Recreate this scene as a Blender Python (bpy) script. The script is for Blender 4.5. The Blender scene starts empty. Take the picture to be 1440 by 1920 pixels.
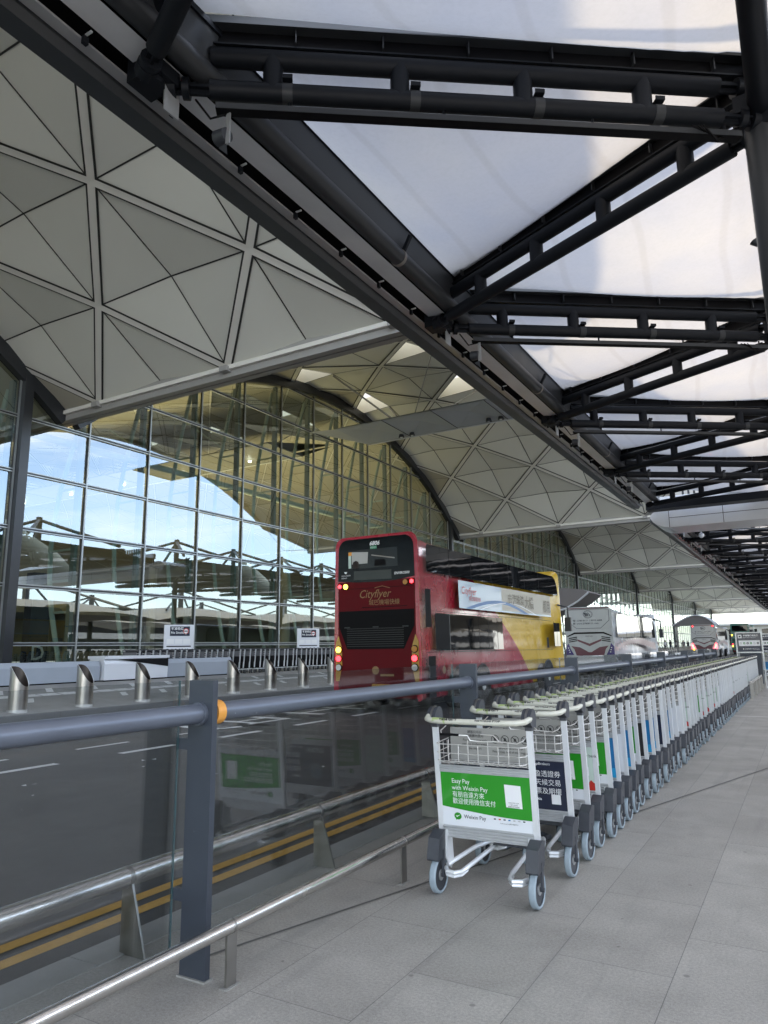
import bpy, math, random
from mathutils import Vector, Matrix
random.seed(7)
C = bpy.context.scene.collection
R_ = math.radians
PI = math.pi

# ------------------------------------------------------------------ camera, sky, sun, exposure
scene = bpy.context.scene
camd = bpy.data.cameras.new('camera'); cam = bpy.data.objects.new('camera', camd); C.objects.link(cam)
F_PX = 1331.0
camd.sensor_fit = 'HORIZONTAL'; camd.sensor_width = 36; camd.lens = 36*F_PX/1440
camd.clip_start = 0.05; camd.clip_end = 3000
def cam_basis(vx, vy, zx):
    d1 = Vector((vx-720, vy-960, F_PX)).normalized()
    y = -(zx*d1.x+F_PX*d1.z)/d1.y
    u = Vector((zx, y, F_PX)).normalized()
    if u.y > 0: u = -u
    x = d1.cross(u)
    return x, d1, u
bx_, by_, bz_ = cam_basis(1514, 1205, -95)
rot = Matrix(((bx_.x, -bx_.y, -bx_.z), (by_.x, -by_.y, -by_.z), (bz_.x, -bz_.y, -bz_.z)))
cam.matrix_world = Matrix.Translation((0, 0, 1.4)) @ rot.to_4x4()
scene.camera = cam

SUN_EL, SUN_AZ = 64.0, -97.0      # elevation; direction the sun stands in, measured from +Y towards +X
world = bpy.data.worlds.new("World"); scene.world = world; world.use_nodes = True
wn, wl = world.node_tree.nodes, world.node_tree.links
wn.clear()
sky = wn.new('ShaderNodeTexSky'); sky.sky_type = 'NISHITA'; sky.sun_disc = False
sky.sun_elevation = R_(SUN_EL); sky.sun_rotation = R_(SUN_AZ); sky.dust_density = 1.2; sky.ozone_density = 1.5
tc = wn.new('ShaderNodeTexCoord'); mp = wn.new('ShaderNodeMapping'); mp.inputs['Scale'].default_value = (1, 1, 3.2)
nz = wn.new('ShaderNodeTexNoise'); nz.inputs['Scale'].default_value = 2.6; nz.inputs['Detail'].default_value = 9; nz.inputs['Roughness'].default_value = .58
cr = wn.new('ShaderNodeValToRGB'); cr.color_ramp.elements[0].position = .42; cr.color_ramp.elements[1].position = .70; cr.color_ramp.elements[0].color = (.15, .15, .15, 1)
mixc = wn.new('ShaderNodeMixRGB'); mixc.inputs['Color2'].default_value = (6.0, 5.9, 5.8, 1)
bgn = wn.new('ShaderNodeBackground'); bgn.inputs['Strength'].default_value = .14
wo = wn.new('ShaderNodeOutputWorld')
wl.new(tc.outputs['Generated'], mp.inputs['Vector']); wl.new(mp.outputs['Vector'], nz.inputs['Vector'])
wl.new(nz.outputs['Fac'], cr.inputs['Fac']); wl.new(cr.outputs['Color'], mixc.inputs['Fac'])
wl.new(sky.outputs['Color'], mixc.inputs['Color1']); wl.new(mixc.outputs['Color'], bgn.inputs['Color']); wl.new(bgn.outputs['Background'], wo.inputs['Surface'])
sd = bpy.data.lights.new('sun', 'SUN'); sd.energy = .9; sd.angle = R_(2); sd.color = (1, .80, .52)
sun = bpy.data.objects.new('sun', sd); C.objects.link(sun)
el, az = R_(SUN_EL), R_(SUN_AZ)
sdir = Vector((math.cos(el)*math.sin(az), math.cos(el)*math.cos(az), math.sin(el)))
sun.rotation_euler = sdir.to_track_quat('Z', 'Y').to_euler(); sun.location = (0, 0, 60)
scene.view_settings.view_transform = 'Standard'; scene.view_settings.look = 'None'
scene.view_settings.exposure = 2.9; scene.view_settings.gamma = 1
scene.cycles.max_bounces = 10; scene.cycles.transparent_max_bounces = 24
scene.cycles.caustics_reflective = False; scene.cycles.caustics_refractive = False
scene.cycles.sample_clamp_indirect = 6

# ------------------------------------------------------------------ materials
MAT = {}
def mat(name, col, rough=.5, metal=0., spec=.5, var=0., vscale=3., bump=0., bscale=40., emit=None, es=1., coat=0., chips=0.):
    if name in MAT: return MAT[name]
    m = bpy.data.materials.new(name); m.use_nodes = True; MAT[name] = m
    n, l = m.node_tree.nodes, m.node_tree.links
    b = n['Principled BSDF']
    b.inputs['Base Color'].default_value = (*col, 1); b.inputs['Roughness'].default_value = rough
    b.inputs['Metallic'].default_value = metal; b.inputs['Specular IOR Level'].default_value = spec
    if coat: b.inputs['Coat Weight'].default_value = coat; b.inputs['Coat Roughness'].default_value = .05
    t = n.new('ShaderNodeTexCoord')
    if var:
        z = n.new('ShaderNodeTexNoise'); z.inputs['Scale'].default_value = vscale; z.inputs['Detail'].default_value = 6
        l.new(t.outputs['Object'], z.inputs['Vector'])
        mx = n.new('ShaderNodeMixRGB'); mx.blend_type = 'MIX'
        mx.inputs['Color1'].default_value = (*[c*(1-var) for c in col], 1); mx.inputs['Color2'].default_value = (*[min(1, c*(1+var)) for c in col], 1)
        l.new(z.outputs['Fac'], mx.inputs['Fac']); l.new(mx.outputs['Color'], b.inputs['Base Color'])
        mr = n.new('ShaderNodeMapRange'); mr.inputs['To Min'].default_value = max(0, rough-.1); mr.inputs['To Max'].default_value = min(1, rough+.12)
        l.new(z.outputs['Fac'], mr.inputs['Value']); l.new(mr.outputs['Result'], b.inputs['Roughness'])
    if chips:       # worn spots where the paint is knocked off
        zc = n.new('ShaderNodeTexNoise'); zc.inputs['Scale'].default_value = 26; zc.inputs['Detail'].default_value = 5; zc.inputs['Roughness'].default_value = .7
        l.new(t.outputs['Object'], zc.inputs['Vector'])
        rc = n.new('ShaderNodeValToRGB'); rc.color_ramp.elements[0].position = chips; rc.color_ramp.elements[1].position = chips+.015; l.new(zc.outputs['Fac'], rc.inputs['Fac'])
        mc_ = n.new('ShaderNodeMixRGB'); mc_.inputs['Color2'].default_value = (.42, .43, .44, 1); l.new(rc.outputs['Color'], mc_.inputs['Fac'])
        if b.inputs['Base Color'].links: l.new(b.inputs['Base Color'].links[0].from_socket, mc_.inputs['Color1'])
        else: mc_.inputs['Color1'].default_value = (*col, 1)
        l.new(mc_.outputs['Color'], b.inputs['Base Color'])
    if bump:
        z2 = n.new('ShaderNodeTexNoise'); z2.inputs['Scale'].default_value = bscale; z2.inputs['Detail'].default_value = 3
        l.new(t.outputs['Object'], z2.inputs['Vector'])
        bp = n.new('ShaderNodeBump'); bp.inputs['Strength'].default_value = bump; bp.inputs['Distance'].default_value = .02
        l.new(z2.outputs['Fac'], bp.inputs['Height']); l.new(bp.outputs['Normal'], b.inputs['Normal'])
    if emit:
        b.inputs['Emission Color'].default_value = (*emit, 1); b.inputs['Emission Strength'].default_value = es
    return m
def glass(name, tint, base, refl=(1, 1, 1), wav=0., wscale=1., power=5., top=.97):
    m = bpy.data.materials.new(name); m.use_nodes = True; MAT[name] = m
    n, l = m.node_tree.nodes, m.node_tree.links; n.clear()
    o = n.new('ShaderNodeOutputMaterial'); mx = n.new('ShaderNodeMixShader')
    tr = n.new('ShaderNodeBsdfTransparent'); tr.inputs['Color'].default_value = (*tint, 1)
    gl = n.new('ShaderNodeBsdfGlossy'); gl.inputs['Roughness'].default_value = 0.0; gl.inputs['Color'].default_value = (*refl, 1)
    lw = n.new('ShaderNodeLayerWeight'); lw.inputs['Blend'].default_value = .5
    pw = n.new('ShaderNodeMath'); pw.operation = 'POWER'; pw.inputs[1].default_value = power
    mu = n.new('ShaderNodeMath'); mu.operation = 'MULTIPLY_ADD'; mu.inputs[1].default_value = top-base; mu.inputs[2].default_value = base
    l.new(lw.outputs['Facing'], pw.inputs[0]); l.new(pw.outputs[0], mu.inputs[0]); l.new(mu.outputs[0], mx.inputs['Fac'])
    l.new(tr.outputs[0], mx.inputs[1]); l.new(gl.outputs[0], mx.inputs[2]); l.new(mx.outputs[0], o.inputs['Surface'])
    if wav:
        t = n.new('ShaderNodeTexCoord'); z = n.new('ShaderNodeTexNoise'); z.inputs['Scale'].default_value = wscale; z.inputs['Detail'].default_value = 1
        bp = n.new('ShaderNodeBump'); bp.inputs['Strength'].default_value = wav; bp.inputs['Distance'].default_value = .1
        l.new(t.outputs['Object'], z.inputs['Vector']); l.new(z.outputs['Fac'], bp.inputs['Height']); l.new(bp.outputs['Normal'], gl.inputs['Normal'])
    return m
steel_dark = mat('dark_steel_paint', (.010, .012, .016), .5, .0, .22, var=.25, vscale=1.3)
steel_mid = mat('grey_steel_paint', (.04, .043, .047), .42, .0, .35, var=.15, vscale=1.1)
gutter_m = mat('gutter_plate', (.80, .83, .86), .4, .0, .5, var=.25, vscale=.9)  # pale bluish colour stands in for sky mirrored in the metal
black_gap = mat('black_gap', (.01, .01, .011), .8)
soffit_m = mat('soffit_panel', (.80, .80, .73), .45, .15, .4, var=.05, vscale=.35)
rib_m = mat('soffit_rib', (.80, .785, .73), .5, .1, .4, var=.08, vscale=.8)
joint_m = mat('soffit_joint', (.03, .03, .028), .7)
beam_m = mat('eaves_beam', (.36, .355, .34), .5, .1, .4, var=.12, vscale=.7)
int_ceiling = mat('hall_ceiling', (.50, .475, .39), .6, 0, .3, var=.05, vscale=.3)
mullion_m = mat('mullion_grey', (.33, .35, .35), .35, .6, .5, var=.08)
mull_dark = mat('mullion_inner', (.20, .25, .24), .45, .2)
bow_m = mat('bow_truss_paint', (.52, .62, .58), .4, .1, .4)
frame_blk = mat('arch_frame_black', (.022, .024, .028), .35, .1, .5, var=.2, vscale=2)
stainless = mat('stainless', (.62, .60, .57), .22, 1., .5, var=.10, vscale=9, bump=.06, bscale=25)
stainless_d = mat('stainless_plate', (.36, .35, .33), .34, 1., .5, var=.15, vscale=14)
fence_m = mat('fence_grey_paint', (.050, .060, .078), .42, .15, .5, var=.22, vscale=5, chips=.715)
rail_m = mat('rail_grey_paint', (.15, .17, .21), .36, .35, .5, var=.18, vscale=6, chips=.70, bump=.04, bscale=60)
alu = mat('aluminium', (.80, .83, .85), .32, .35, .5, var=.05, vscale=20)
alu_d = mat('ribbed_aluminium', (.50, .52, .53), .35, .5, .5, var=.08, vscale=30)
plast = mat('dark_plastic', (.045, .05, .06), .42, 0, .5, var=.2, vscale=30)
rubber = mat('wheel_rubber', (.30, .37, .42), .6, 0, .4, var=.12, vscale=30)
tyre_m = mat('tyre_black', (.02, .02, .021), .7)
handle_m = mat('handle_cream', (.62, .62, .53), .3, 0, .5, var=.06, vscale=25, coat=.4)
wire_m = mat('basket_wire', (.78, .77, .74), .3, .6)
notice_m = mat('notice_board', (.34, .34, .32), .4, .3)
white_p = mat('white_print', (.82, .84, .85), .4)
black_p = mat('black_print', (.015, .015, .017), .5)
green_ad = mat('green_print', (.02, .28, .015), .35, coat=.3)
white_ad = mat('advert_white', (.76, .80, .84), .35, coat=.3)
navy_ad = mat('navy_print', (.010, .016, .04), .35, coat=.3)
blue_ad = mat('blue_print', (.01, .17, .42), .35, coat=.3)
pale_ad = mat('pale_green_print', (.55, .68, .60), .35, coat=.3)
lilac_ad = mat('lilac_print', (.5, .56, .68), .35, coat=.3)
red_ad = mat('red_print', (.5, .03, .02), .35)
yellow_m = mat('road_yellow', (.50, .30, .07), .8, var=.25, vscale=14)
roadwhite = mat('road_white', (.85, .86, .83), .8, var=.22, vscale=12)
orange_m = mat('orange_reflector', (.85, .38, .07), .45, var=.08, vscale=20)
planter_m = mat('planter_cladding', (.34, .38, .43), .5, .1, .4, var=.08, vscale=1.6)
white_m = mat('white_cladding', (.72, .75, .79), .35, .1, .5, var=.04, vscale=2)
granite_d = mat('granite_dark', (.17, .17, .165), .7, var=.15, vscale=6, bump=.1, bscale=120)
concrete = mat('concrete', (.30, .30, .285), .8, var=.25, vscale=3.2, bump=.1, bscale=50)
busglass = mat('bus_glass', (.006, .007, .008), .03, 0, .45, bump=.15, bscale=.8)
blackgl = mat('black_gloss', (.004, .005, .006), .10, 0, .2, var=.1)
black_mt = mat('black_matt', (.005, .005, .006), .6, 0, .15)
facade_glass = glass('facade_glass', (.47, .54, .49), .19, refl=(.84, .94, 1.0), wav=.012, wscale=.35)
fence_glass = glass('fence_glass', (.86, .88, .89), .055, top=.75)

def membrane():
    m = bpy.data.materials.new('membrane'); m.use_nodes = True
    n, l = m.node_tree.nodes, m.node_tree.links; n.clear()
    o = n.new('ShaderNodeOutputMaterial'); mx = n.new('ShaderNodeMixShader'); mx.inputs['Fac'].default_value = .80
    d = n.new('ShaderNodeBsdfDiffuse'); t = n.new('ShaderNodeBsdfTranslucent')
    tcx = n.new('ShaderNodeTexCoord')
    z = n.new('ShaderNodeTexNoise'); z.inputs['Scale'].default_value = .4; z.inputs['Detail'].default_value = 3; z.inputs['Roughness'].default_value = .6
    c = n.new('ShaderNodeValToRGB'); c.color_ramp.elements[0].color = (.222, .226, .240, 1); c.color_ramp.elements[1].color = (.262, .256, .247, 1)
    c.color_ramp.elements[0].position = .3; c.color_ramp.elements[1].position = .65
    l.new(tcx.outputs['Object'], z.inputs['Vector']); l.new(z.outputs['Fac'], c.inputs['Fac'])
    # dust specks and thin seam lines of the film itself
    sp = n.new('ShaderNodeTexVoronoi'); sp.inputs['Scale'].default_value = 9
    l.new(tcx.outputs['Object'], sp.inputs['Vector'])
    lt = n.new('ShaderNodeMath'); lt.operation = 'LESS_THAN'; lt.inputs[1].default_value = .06
    l.new(sp.outputs['Distance'], lt.inputs[0])
    z3 = n.new('ShaderNodeTexNoise'); z3.inputs['Scale'].default_value = .5; l.new(tcx.outputs['Object'], z3.inputs['Vector'])
    gt = n.new('ShaderNodeMath'); gt.operation = 'GREATER_THAN'; gt.inputs[1].default_value = .58; l.new(z3.outputs['Fac'], gt.inputs[0])
    mm = n.new('ShaderNodeMath'); mm.operation = 'MULTIPLY'; l.new(lt.outputs[0], mm.inputs[0]); l.new(gt.outputs[0], mm.inputs[1])
    sc = n.new('ShaderNodeMath'); sc.operation = 'MULTIPLY'; sc.inputs[1].default_value = .35; l.new(mm.outputs[0], sc.inputs[0])
    mc = n.new('ShaderNodeMixRGB'); mc.inputs['Color2'].default_value = (.3, .29, .27, 1)
    l.new(sc.outputs[0], mc.inputs['Fac']); l.new(c.outputs['Color'], mc.inputs['Color1'])
    # smudges, and faint scuffed arcs left by cleaning
    z4 = n.new('ShaderNodeTexNoise'); z4.inputs['Scale'].default_value = 14; z4.inputs['Detail'].default_value = 8; z4.inputs['Roughness'].default_value = .75; l.new(tcx.outputs['Object'], z4.inputs['Vector'])
    c4 = n.new('ShaderNodeValToRGB'); c4.color_ramp.elements[0].position = .36; c4.color_ramp.elements[1].position = .56; c4.color_ramp.elements[0].color = (.955, .955, .95, 1); l.new(z4.outputs['Fac'], c4.inputs['Fac'])
    w4 = n.new('ShaderNodeTexWave'); w4.inputs['Scale'].default_value = .22; w4.inputs['Distortion'].default_value = 3.5; w4.inputs['Detail'].default_value = 2; w4.inputs['Detail Scale'].default_value = .6; l.new(tcx.outputs['Object'], w4.inputs['Vector'])
    c5 = n.new('ShaderNodeValToRGB'); c5.color_ramp.elements[0].position = .965; c5.color_ramp.elements[1].position = .995; c5.color_ramp.elements[0].color = (1, 1, 1, 1); c5.color_ramp.elements[1].color = (.94, .93, .92, 1); l.new(w4.outputs['Color'], c5.inputs['Fac'])
    ma = n.new('ShaderNodeMixRGB'); ma.blend_type = 'MULTIPLY'; ma.inputs['Fac'].default_value = 1; l.new(mc.outputs['Color'], ma.inputs['Color1']); l.new(c4.outputs['Color'], ma.inputs['Color2'])
    mb_ = n.new('ShaderNodeMixRGB'); mb_.blend_type = 'MULTIPLY'; mb_.inputs['Fac'].default_value = 1; l.new(ma.outputs['Color'], mb_.inputs['Color1']); l.new(c5.outputs['Color'], mb_.inputs['Color2']); mc = mb_
    l.new(mc.outputs['Color'], d.inputs['Color']); l.new(mc.outputs['Color'], t.inputs['Color'])
    l.new(d.outputs[0], mx.inputs[1]); l.new(t.outputs[0], mx.inputs[2])
    gl = n.new('ShaderNodeBsdfGlossy'); gl.inputs['Roughness'].default_value = .12
    lw = n.new('ShaderNodeLayerWeight'); lw.inputs['Blend'].default_value = .5; pw = n.new('ShaderNodeMath'); pw.operation = 'POWER'; pw.inputs[1].default_value = 5; l.new(lw.outputs['Facing'], pw.inputs[0]); fr = n.new('ShaderNodeMath'); fr.operation = 'MULTIPLY_ADD'; fr.inputs[1].default_value = .5; fr.inputs[2].default_value = .02; l.new(pw.outputs[0], fr.inputs[0])
    m2 = n.new('ShaderNodeMixShader'); l.new(fr.outputs[0], m2.inputs['Fac']); l.new(mx.outputs[0], m2.inputs[1]); l.new(gl.outputs[0], m2.inputs[2])
    l.new(m2.outputs[0], o.inputs['Surface'])
    return m
membrane_m = membrane()
def skylight_mat():
    m = bpy.data.materials.new('skylight_glass'); m.use_nodes = True
    n, l = m.node_tree.nodes, m.node_tree.links; n.clear()
    o = n.new('ShaderNodeOutputMaterial'); mx = n.new('ShaderNodeMixShader'); mx.inputs['Fac'].default_value = .6
    t = n.new('ShaderNodeBsdfTranslucent'); t.inputs['Color'].default_value = (.34, .31, .24, 1)
    tr = n.new('ShaderNodeBsdfTransparent'); tr.inputs['Color'].default_value = (.20, .19, .16, 1)
    l.new(t.outputs[0], mx.inputs[1]); l.new(tr.outputs[0], mx.inputs[2]); l.new(mx.outputs[0], o.inputs['Surface'])
    return m
skylight_m = skylight_mat()

def ground_mat(name, kind):
    m = bpy.data.materials.new(name); m.use_nodes = True
    n, l = m.node_tree.nodes, m.node_tree.links; b = n['Principled BSDF']
    t = n.new('ShaderNodeTexCoord')
    def noise(s, d=4, r=.5):
        z = n.new('ShaderNodeTexNoise'); z.inputs['Scale'].default_value = s; z.inputs['Detail'].default_value = d; z.inputs['Roughness'].default_value = r
        l.new(t.outputs['Object'], z.inputs['Vector']); return z.outputs['Fac']
    def mixc(a, bb, f, bt='MIX'):
        x = n.new('ShaderNodeMixRGB'); x.blend_type = bt
        for i, v in (('Fac', f), ('Color1', a), ('Color2', bb)):
            if isinstance(v, (float, int)): x.inputs[i].default_value = v
            elif isinstance(v, tuple): x.inputs[i].default_value = (*v, 1)
            else: l.new(v, x.inputs[i])
        return x.outputs['Color']
    def ramp(f, a, bb, ca=(0, 0, 0), cb=(1, 1, 1)):
        x = n.new('ShaderNodeValToRGB'); x.color_ramp.elements[0].position = a; x.color_ramp.elements[1].position = bb
        x.color_ramp.elements[0].color = (*ca, 1); x.color_ramp.elements[1].color = (*cb, 1); l.new(f, x.inputs['Fac']); return x.outputs['Color']
    if kind == 'tiles':
        sx = n.new('ShaderNodeSeparateXYZ'); l.new(t.outputs['Object'], sx.inputs[0])
        cx = n.new('ShaderNodeCombineXYZ')
        ay = n.new('ShaderNodeMath'); ay.operation = 'ADD'; ay.inputs[1].default_value = -3.03+96.5; l.new(sx.outputs['Y'], ay.inputs[0])
        ax = n.new('ShaderNodeMath'); ax.operation = 'ADD'; ax.inputs[1].default_value = 2.17+50.7; l.new(sx.outputs['X'], ax.inputs[0])
        l.new(ay.outputs[0], cx.inputs['X']); l.new(ax.outputs[0], cx.inputs['Y'])
        br = n.new('ShaderNodeTexBrick'); l.new(cx.outputs[0], br.inputs['Vector'])
        br.inputs['Scale'].default_value = 1; br.inputs['Brick Width'].default_value = .965; br.inputs['Row Height'].default_value = .507
        br.inputs['Mortar Size'].default_value = .0022; br.inputs['Mortar Smooth'].default_value = .3; br.inputs['Bias'].default_value = 0
        br.inputs['Color1'].default_value = (.37, .355, .325, 1); br.inputs['Color2'].default_value = (.44, .425, .39, 1); br.inputs['Mortar'].default_value = (.20, .20, .19, 1)
        c = mixc(br.outputs['Color'], ramp(noise(260, 2, .7), .3, .7, (.55, .55, .55), (1.4, 1.4, 1.4)), .55, 'MULTIPLY')
        c = mixc(c, ramp(noise(2.2, 7, .65), .35, .68, (.80, .80, .80), (1.1, 1.1, 1.1)), .8, 'MULTIPLY'); c = mixc(c, ramp(noise(75, 4, .75), .34, .66, (.72, .72, .72), (1.22, 1.22, 1.22)), .8, 'MULTIPLY')
        # trodden stains, gum spots and faint wheel streaks along the walking direction
        c = mixc(c, (.16, .155, .15), ramp(noise(.55, 9, .72), .52, .74, (0, 0, 0), (.45, .45, .45)))
        stm = n.new('ShaderNodeMapping'); stm.inputs['Scale'].default_value = (9, .5, 1); l.new(t.outputs['Object'], stm.inputs['Vector'])
        stz = n.new('ShaderNodeTexNoise'); stz.inputs['Scale'].default_value = 1.0; stz.inputs['Detail'].default_value = 5; l.new(stm.outputs['Vector'], stz.inputs['Vector'])
        c = mixc(c, (.20, .195, .185), ramp(stz.outputs['Fac'], .58, .72, (0, 0, 0), (.28, .28, .28)))
        v2 = n.new('ShaderNodeTexVoronoi'); v2.inputs['Scale'].default_value = 2.6; l.new(t.outputs['Object'], v2.inputs['Vector'])
        c = mixc(c, (.13, .125, .12), ramp(v2.outputs['Distance'], .028, .04, (.6, .6, .6), (0, 0, 0)))
        v = n.new('ShaderNodeTexVoronoi'); v.inputs['Scale'].default_value = 5.5; l.new(t.outputs['Object'], v.inputs['Vector'])
        c = mixc(c, (.05, .05, .05), ramp(v.outputs['Distance'], .03, .05, (.55, .55, .55), (0, 0, 0)))
        rgh = ramp(noise(3, 5), .3, .7, (.42, .42, .42), (.62, .62, .62)); l.new(rgh, b.inputs['Roughness'])
        bp = n.new('ShaderNodeBump'); bp.inputs['Strength'].default_value = .35; bp.inputs['Distance'].default_value = .004
        inv = n.new('ShaderNodeMath'); inv.operation = 'SUBTRACT'; inv.inputs[0].default_value = 1; l.new(br.outputs['Fac'], inv.inputs[1])
        ad = n.new('ShaderNodeMath'); ad.operation = 'MULTIPLY_ADD'; ad.inputs[1].default_value = .5; l.new(noise(300, 2), ad.inputs[0]); l.new(inv.outputs[0], ad.inputs[2])
        l.new(ad.outputs[0], bp.inputs['Height']); l.new(bp.outputs['Normal'], b.inputs['Normal'])
    elif kind == 'asphalt':
        c = mixc((.040, .041, .042), (.075, .075, .074), ramp(noise(1.1, 8, .7), .3, .7))
        c = mixc(c, ramp(noise(180, 2, .8), .3, .75, (.6, .6, .6), (1.5, 1.5, 1.5)), .6, 'MULTIPLY')
        b.inputs['Roughness'].default_value = .62
        bp = n.new('ShaderNodeBump'); bp.inputs['Strength'].default_value = .5; bp.inputs['Distance'].default_value = .006
        l.new(noise(150, 3), bp.inputs['Height']); l.new(bp.outputs['Normal'], b.inputs['Normal'])
    else:
        c = mixc((.26, .26, .25), (.36, .36, .345), ramp(noise(2.0, 8, .7), .3, .7))
        c = mixc(c, ramp(noise(150, 2, .8), .3, .75, (.75, .75, .75), (1.2, 1.2, 1.2)), .6, 'MULTIPLY')
        b.inputs['Roughness'].default_value = .6
    l.new(c, b.inputs['Base Color'])
    return m
tiles_m = ground_mat('pavement_tiles', 'tiles'); asphalt_m = ground_mat('asphalt', 'asphalt'); farpave_m = ground_mat('far_paving', 'pave')

# ------------------------------------------------------------------ mesh helpers
class MB:
    def __init__(s): s.v = []; s.f = []; s.m = []; s.mats = []
    def mi(s, m):
        if m not in s.mats: s.mats.append(m)
        return s.mats.index(m)
    def add(s, vs, fs, m):
        o = len(s.v); s.v += [tuple(v) for v in vs]; k = s.mi(m)
        for f in fs: s.f.append([i+o for i in f]); s.m.append(k)
    def quad(s, a, b, c, d, m): s.add([a, b, c, d], [(0, 1, 2, 3)], m)
    def poly(s, pts, m): s.add(pts, [tuple(range(len(pts)))], m)
    def box(s, x0, x1, y0, y1, z0, z1, m):
        s.add([(x0,y0,z0),(x1,y0,z0),(x1,y1,z0),(x0,y1,z0),(x0,y0,z1),(x1,y0,z1),(x1,y1,z1),(x0,y1,z1)],
              [(0,3,2,1),(4,5,6,7),(0,1,5,4),(1,2,6,5),(2,3,7,6),(3,0,4,7)], m)
    def tube(s, pts, r, m, n=8, cap=True):
        pts = [Vector(p) for p in pts]; rs = r if isinstance(r, (list, tuple)) else [r]*len(pts)
        rings = []; prev = None
        for i, p in enumerate(pts):
            d = (pts[min(i+1, len(pts)-1)]-pts[max(i-1, 0)]).normalized()
            if prev is None:
                a = Vector((0, 0, 1)) if abs(d.z) < .9 else Vector((1, 0, 0))
                u = d.cross(a).normalized()
            else: u = (prev-d*prev.dot(d)).normalized()
            prev = u; w = d.cross(u)
            rings.append([p+(u*math.cos(2*PI*k/n)+w*math.sin(2*PI*k/n))*rs[i] for k in range(n)])
        vs = [v for rg in rings for v in rg]; fs = []
        for i in range(len(pts)-1):
            for k in range(n):
                k2 = (k+1) % n; fs.append((i*n+k, i*n+k2, (i+1)*n+k2, (i+1)*n+k))
        if cap: fs.append(tuple(range(n-1, -1, -1))); fs.append(tuple((len(pts)-1)*n+k for k in range(n)))
        s.add(vs, fs, m)
    def bar(s, p0, p1, w, h, m, up=(0, 0, 1)):      # rectangular bar between points
        p0, p1 = Vector(p0), Vector(p1); d = (p1-p0).normalized(); up = Vector(up)
        u = d.cross(up).normalized(); w_ = u.cross(d).normalized()
        vs = []
        for p in (p0, p1):
            for a, b in ((-1, -1), (1, -1), (1, 1), (-1, 1)): vs.append(p+u*a*w/2+w_*b*h/2)
        s.add(vs, [(0,3,2,1),(4,5,6,7),(0,1,5,4),(1,2,6,5),(2,3,7,6),(3,0,4,7)], m)
    def prism(s, prof, axis, a0, a1, m):            # closed 2-D profile extruded along an axis
        def P(p, a): return (a, p[0], p[1]) if axis == 'x' else (p[0], a, p[1]) if axis == 'y' else (p[0], p[1], a)
        n = len(prof); vs = [P(p, a0) for p in prof]+[P(p, a1) for p in prof]
        s.add(vs, [tuple(range(n-1, -1, -1)), tuple(range(n, 2*n))]+[(i, (i+1) % n, n+(i+1) % n, n+i) for i in range(n)], m)
    def disc(s, c, r, axis, t, m, n=20, r2=None):   # short cylinder centred at c
        d = {'x': Vector((1,0,0)), 'y': Vector((0,1,0)), 'z': Vector((0,0,1))}[axis]*t/2
        s.tube([Vector(c)-d, Vector(c)+d], [r, r if r2 is None else r2], m, n)
    def build(s, name, parent=None, smooth=True, loc=None, kind=None):
        me = bpy.data.meshes.new(name); me.from_pydata(s.v, [], s.f)
        for m in s.mats: me.materials.append(m)
        me.polygons.foreach_set('material_index', s.m); me.update()
        if smooth:
            me.polygons.foreach_set('use_smooth', [True]*len(me.polygons))
            try: me.set_sharp_from_angle(angle=R_(35))
            except Exception: pass
        o = bpy.data.objects.new(name, me); C.objects.link(o)
        if parent: o.parent = parent
        if loc: o.location = loc
        if kind: o['kind'] = kind
        return o
def tag(o, label=None, cat=None, group=None, kind=None):
    if label: o['label'] = label
    if cat: o['category'] = cat
    if group: o['group'] = group
    if kind: o['kind'] = kind
    return o
def thing(name, label, cat, loc=(0, 0, 0), rz=0, group=None):
    o = bpy.data.objects.new(name, None); C.objects.link(o); o.empty_display_size = .2
    o.location = loc; o.rotation_euler = (0, 0, rz)
    return tag(o, label, cat, group)
def copy_tree(o, parent=None):
    c = o.copy(); C.objects.link(c)
    if parent: c.parent = parent
    for ch in list(o.children): copy_tree(ch, c)
    return c
def text_mb(strings, mb, m, origin, ux, uy, size, align='LEFT', spacing=1.0, shear=0, sx=1.0, bold=0.0, lh=1.25):
    """adds lettering to mb: origin, reading direction ux, up direction uy"""
    ux, uy, origin = Vector(ux).normalized(), Vector(uy).normalized(), Vector(origin)
    for li, st in enumerate(strings):
        cu = bpy.data.curves.new('t', 'FONT'); cu.body = st; cu.size = size; cu.align_x = align; cu.space_character = spacing
        cu.shear = shear; cu.offset = bold; cu.resolution_u = 2
        ob = bpy.data.objects.new('t', cu); C.objects.link(ob)
        dg = bpy.context.evaluated_depsgraph_get(); me = ob.evaluated_get(dg).to_mesh()
        vs = [origin+ux*v.co.x*sx+uy*(v.co.y-li*size*lh) for v in me.vertices]
        fs = [tuple(p.vertices) for p in me.polygons]
        if fs: mb.add(vs, fs, m)
        ob.evaluated_get(dg).to_mesh_clear()
        bpy.data.objects.remove(ob); bpy.data.curves.remove(cu)
def ordinal(n):
    ones = ['', 'first','second','third','fourth','fifth','sixth','seventh','eighth','ninth','tenth','eleventh','twelfth','thirteenth','fourteenth','fifteenth','sixteenth','seventeenth','eighteenth','nineteenth']
    tens = {2:'twent',3:'thirt',4:'fort',5:'fift',6:'sixt',7:'sevent',8:'eight',9:'ninet'}
    if n < 20: return ones[n]
    if n % 10 == 0: return tens[n//10]+'ieth'
    return tens[n//10]+'y-'+ones[n % 10]

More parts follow.
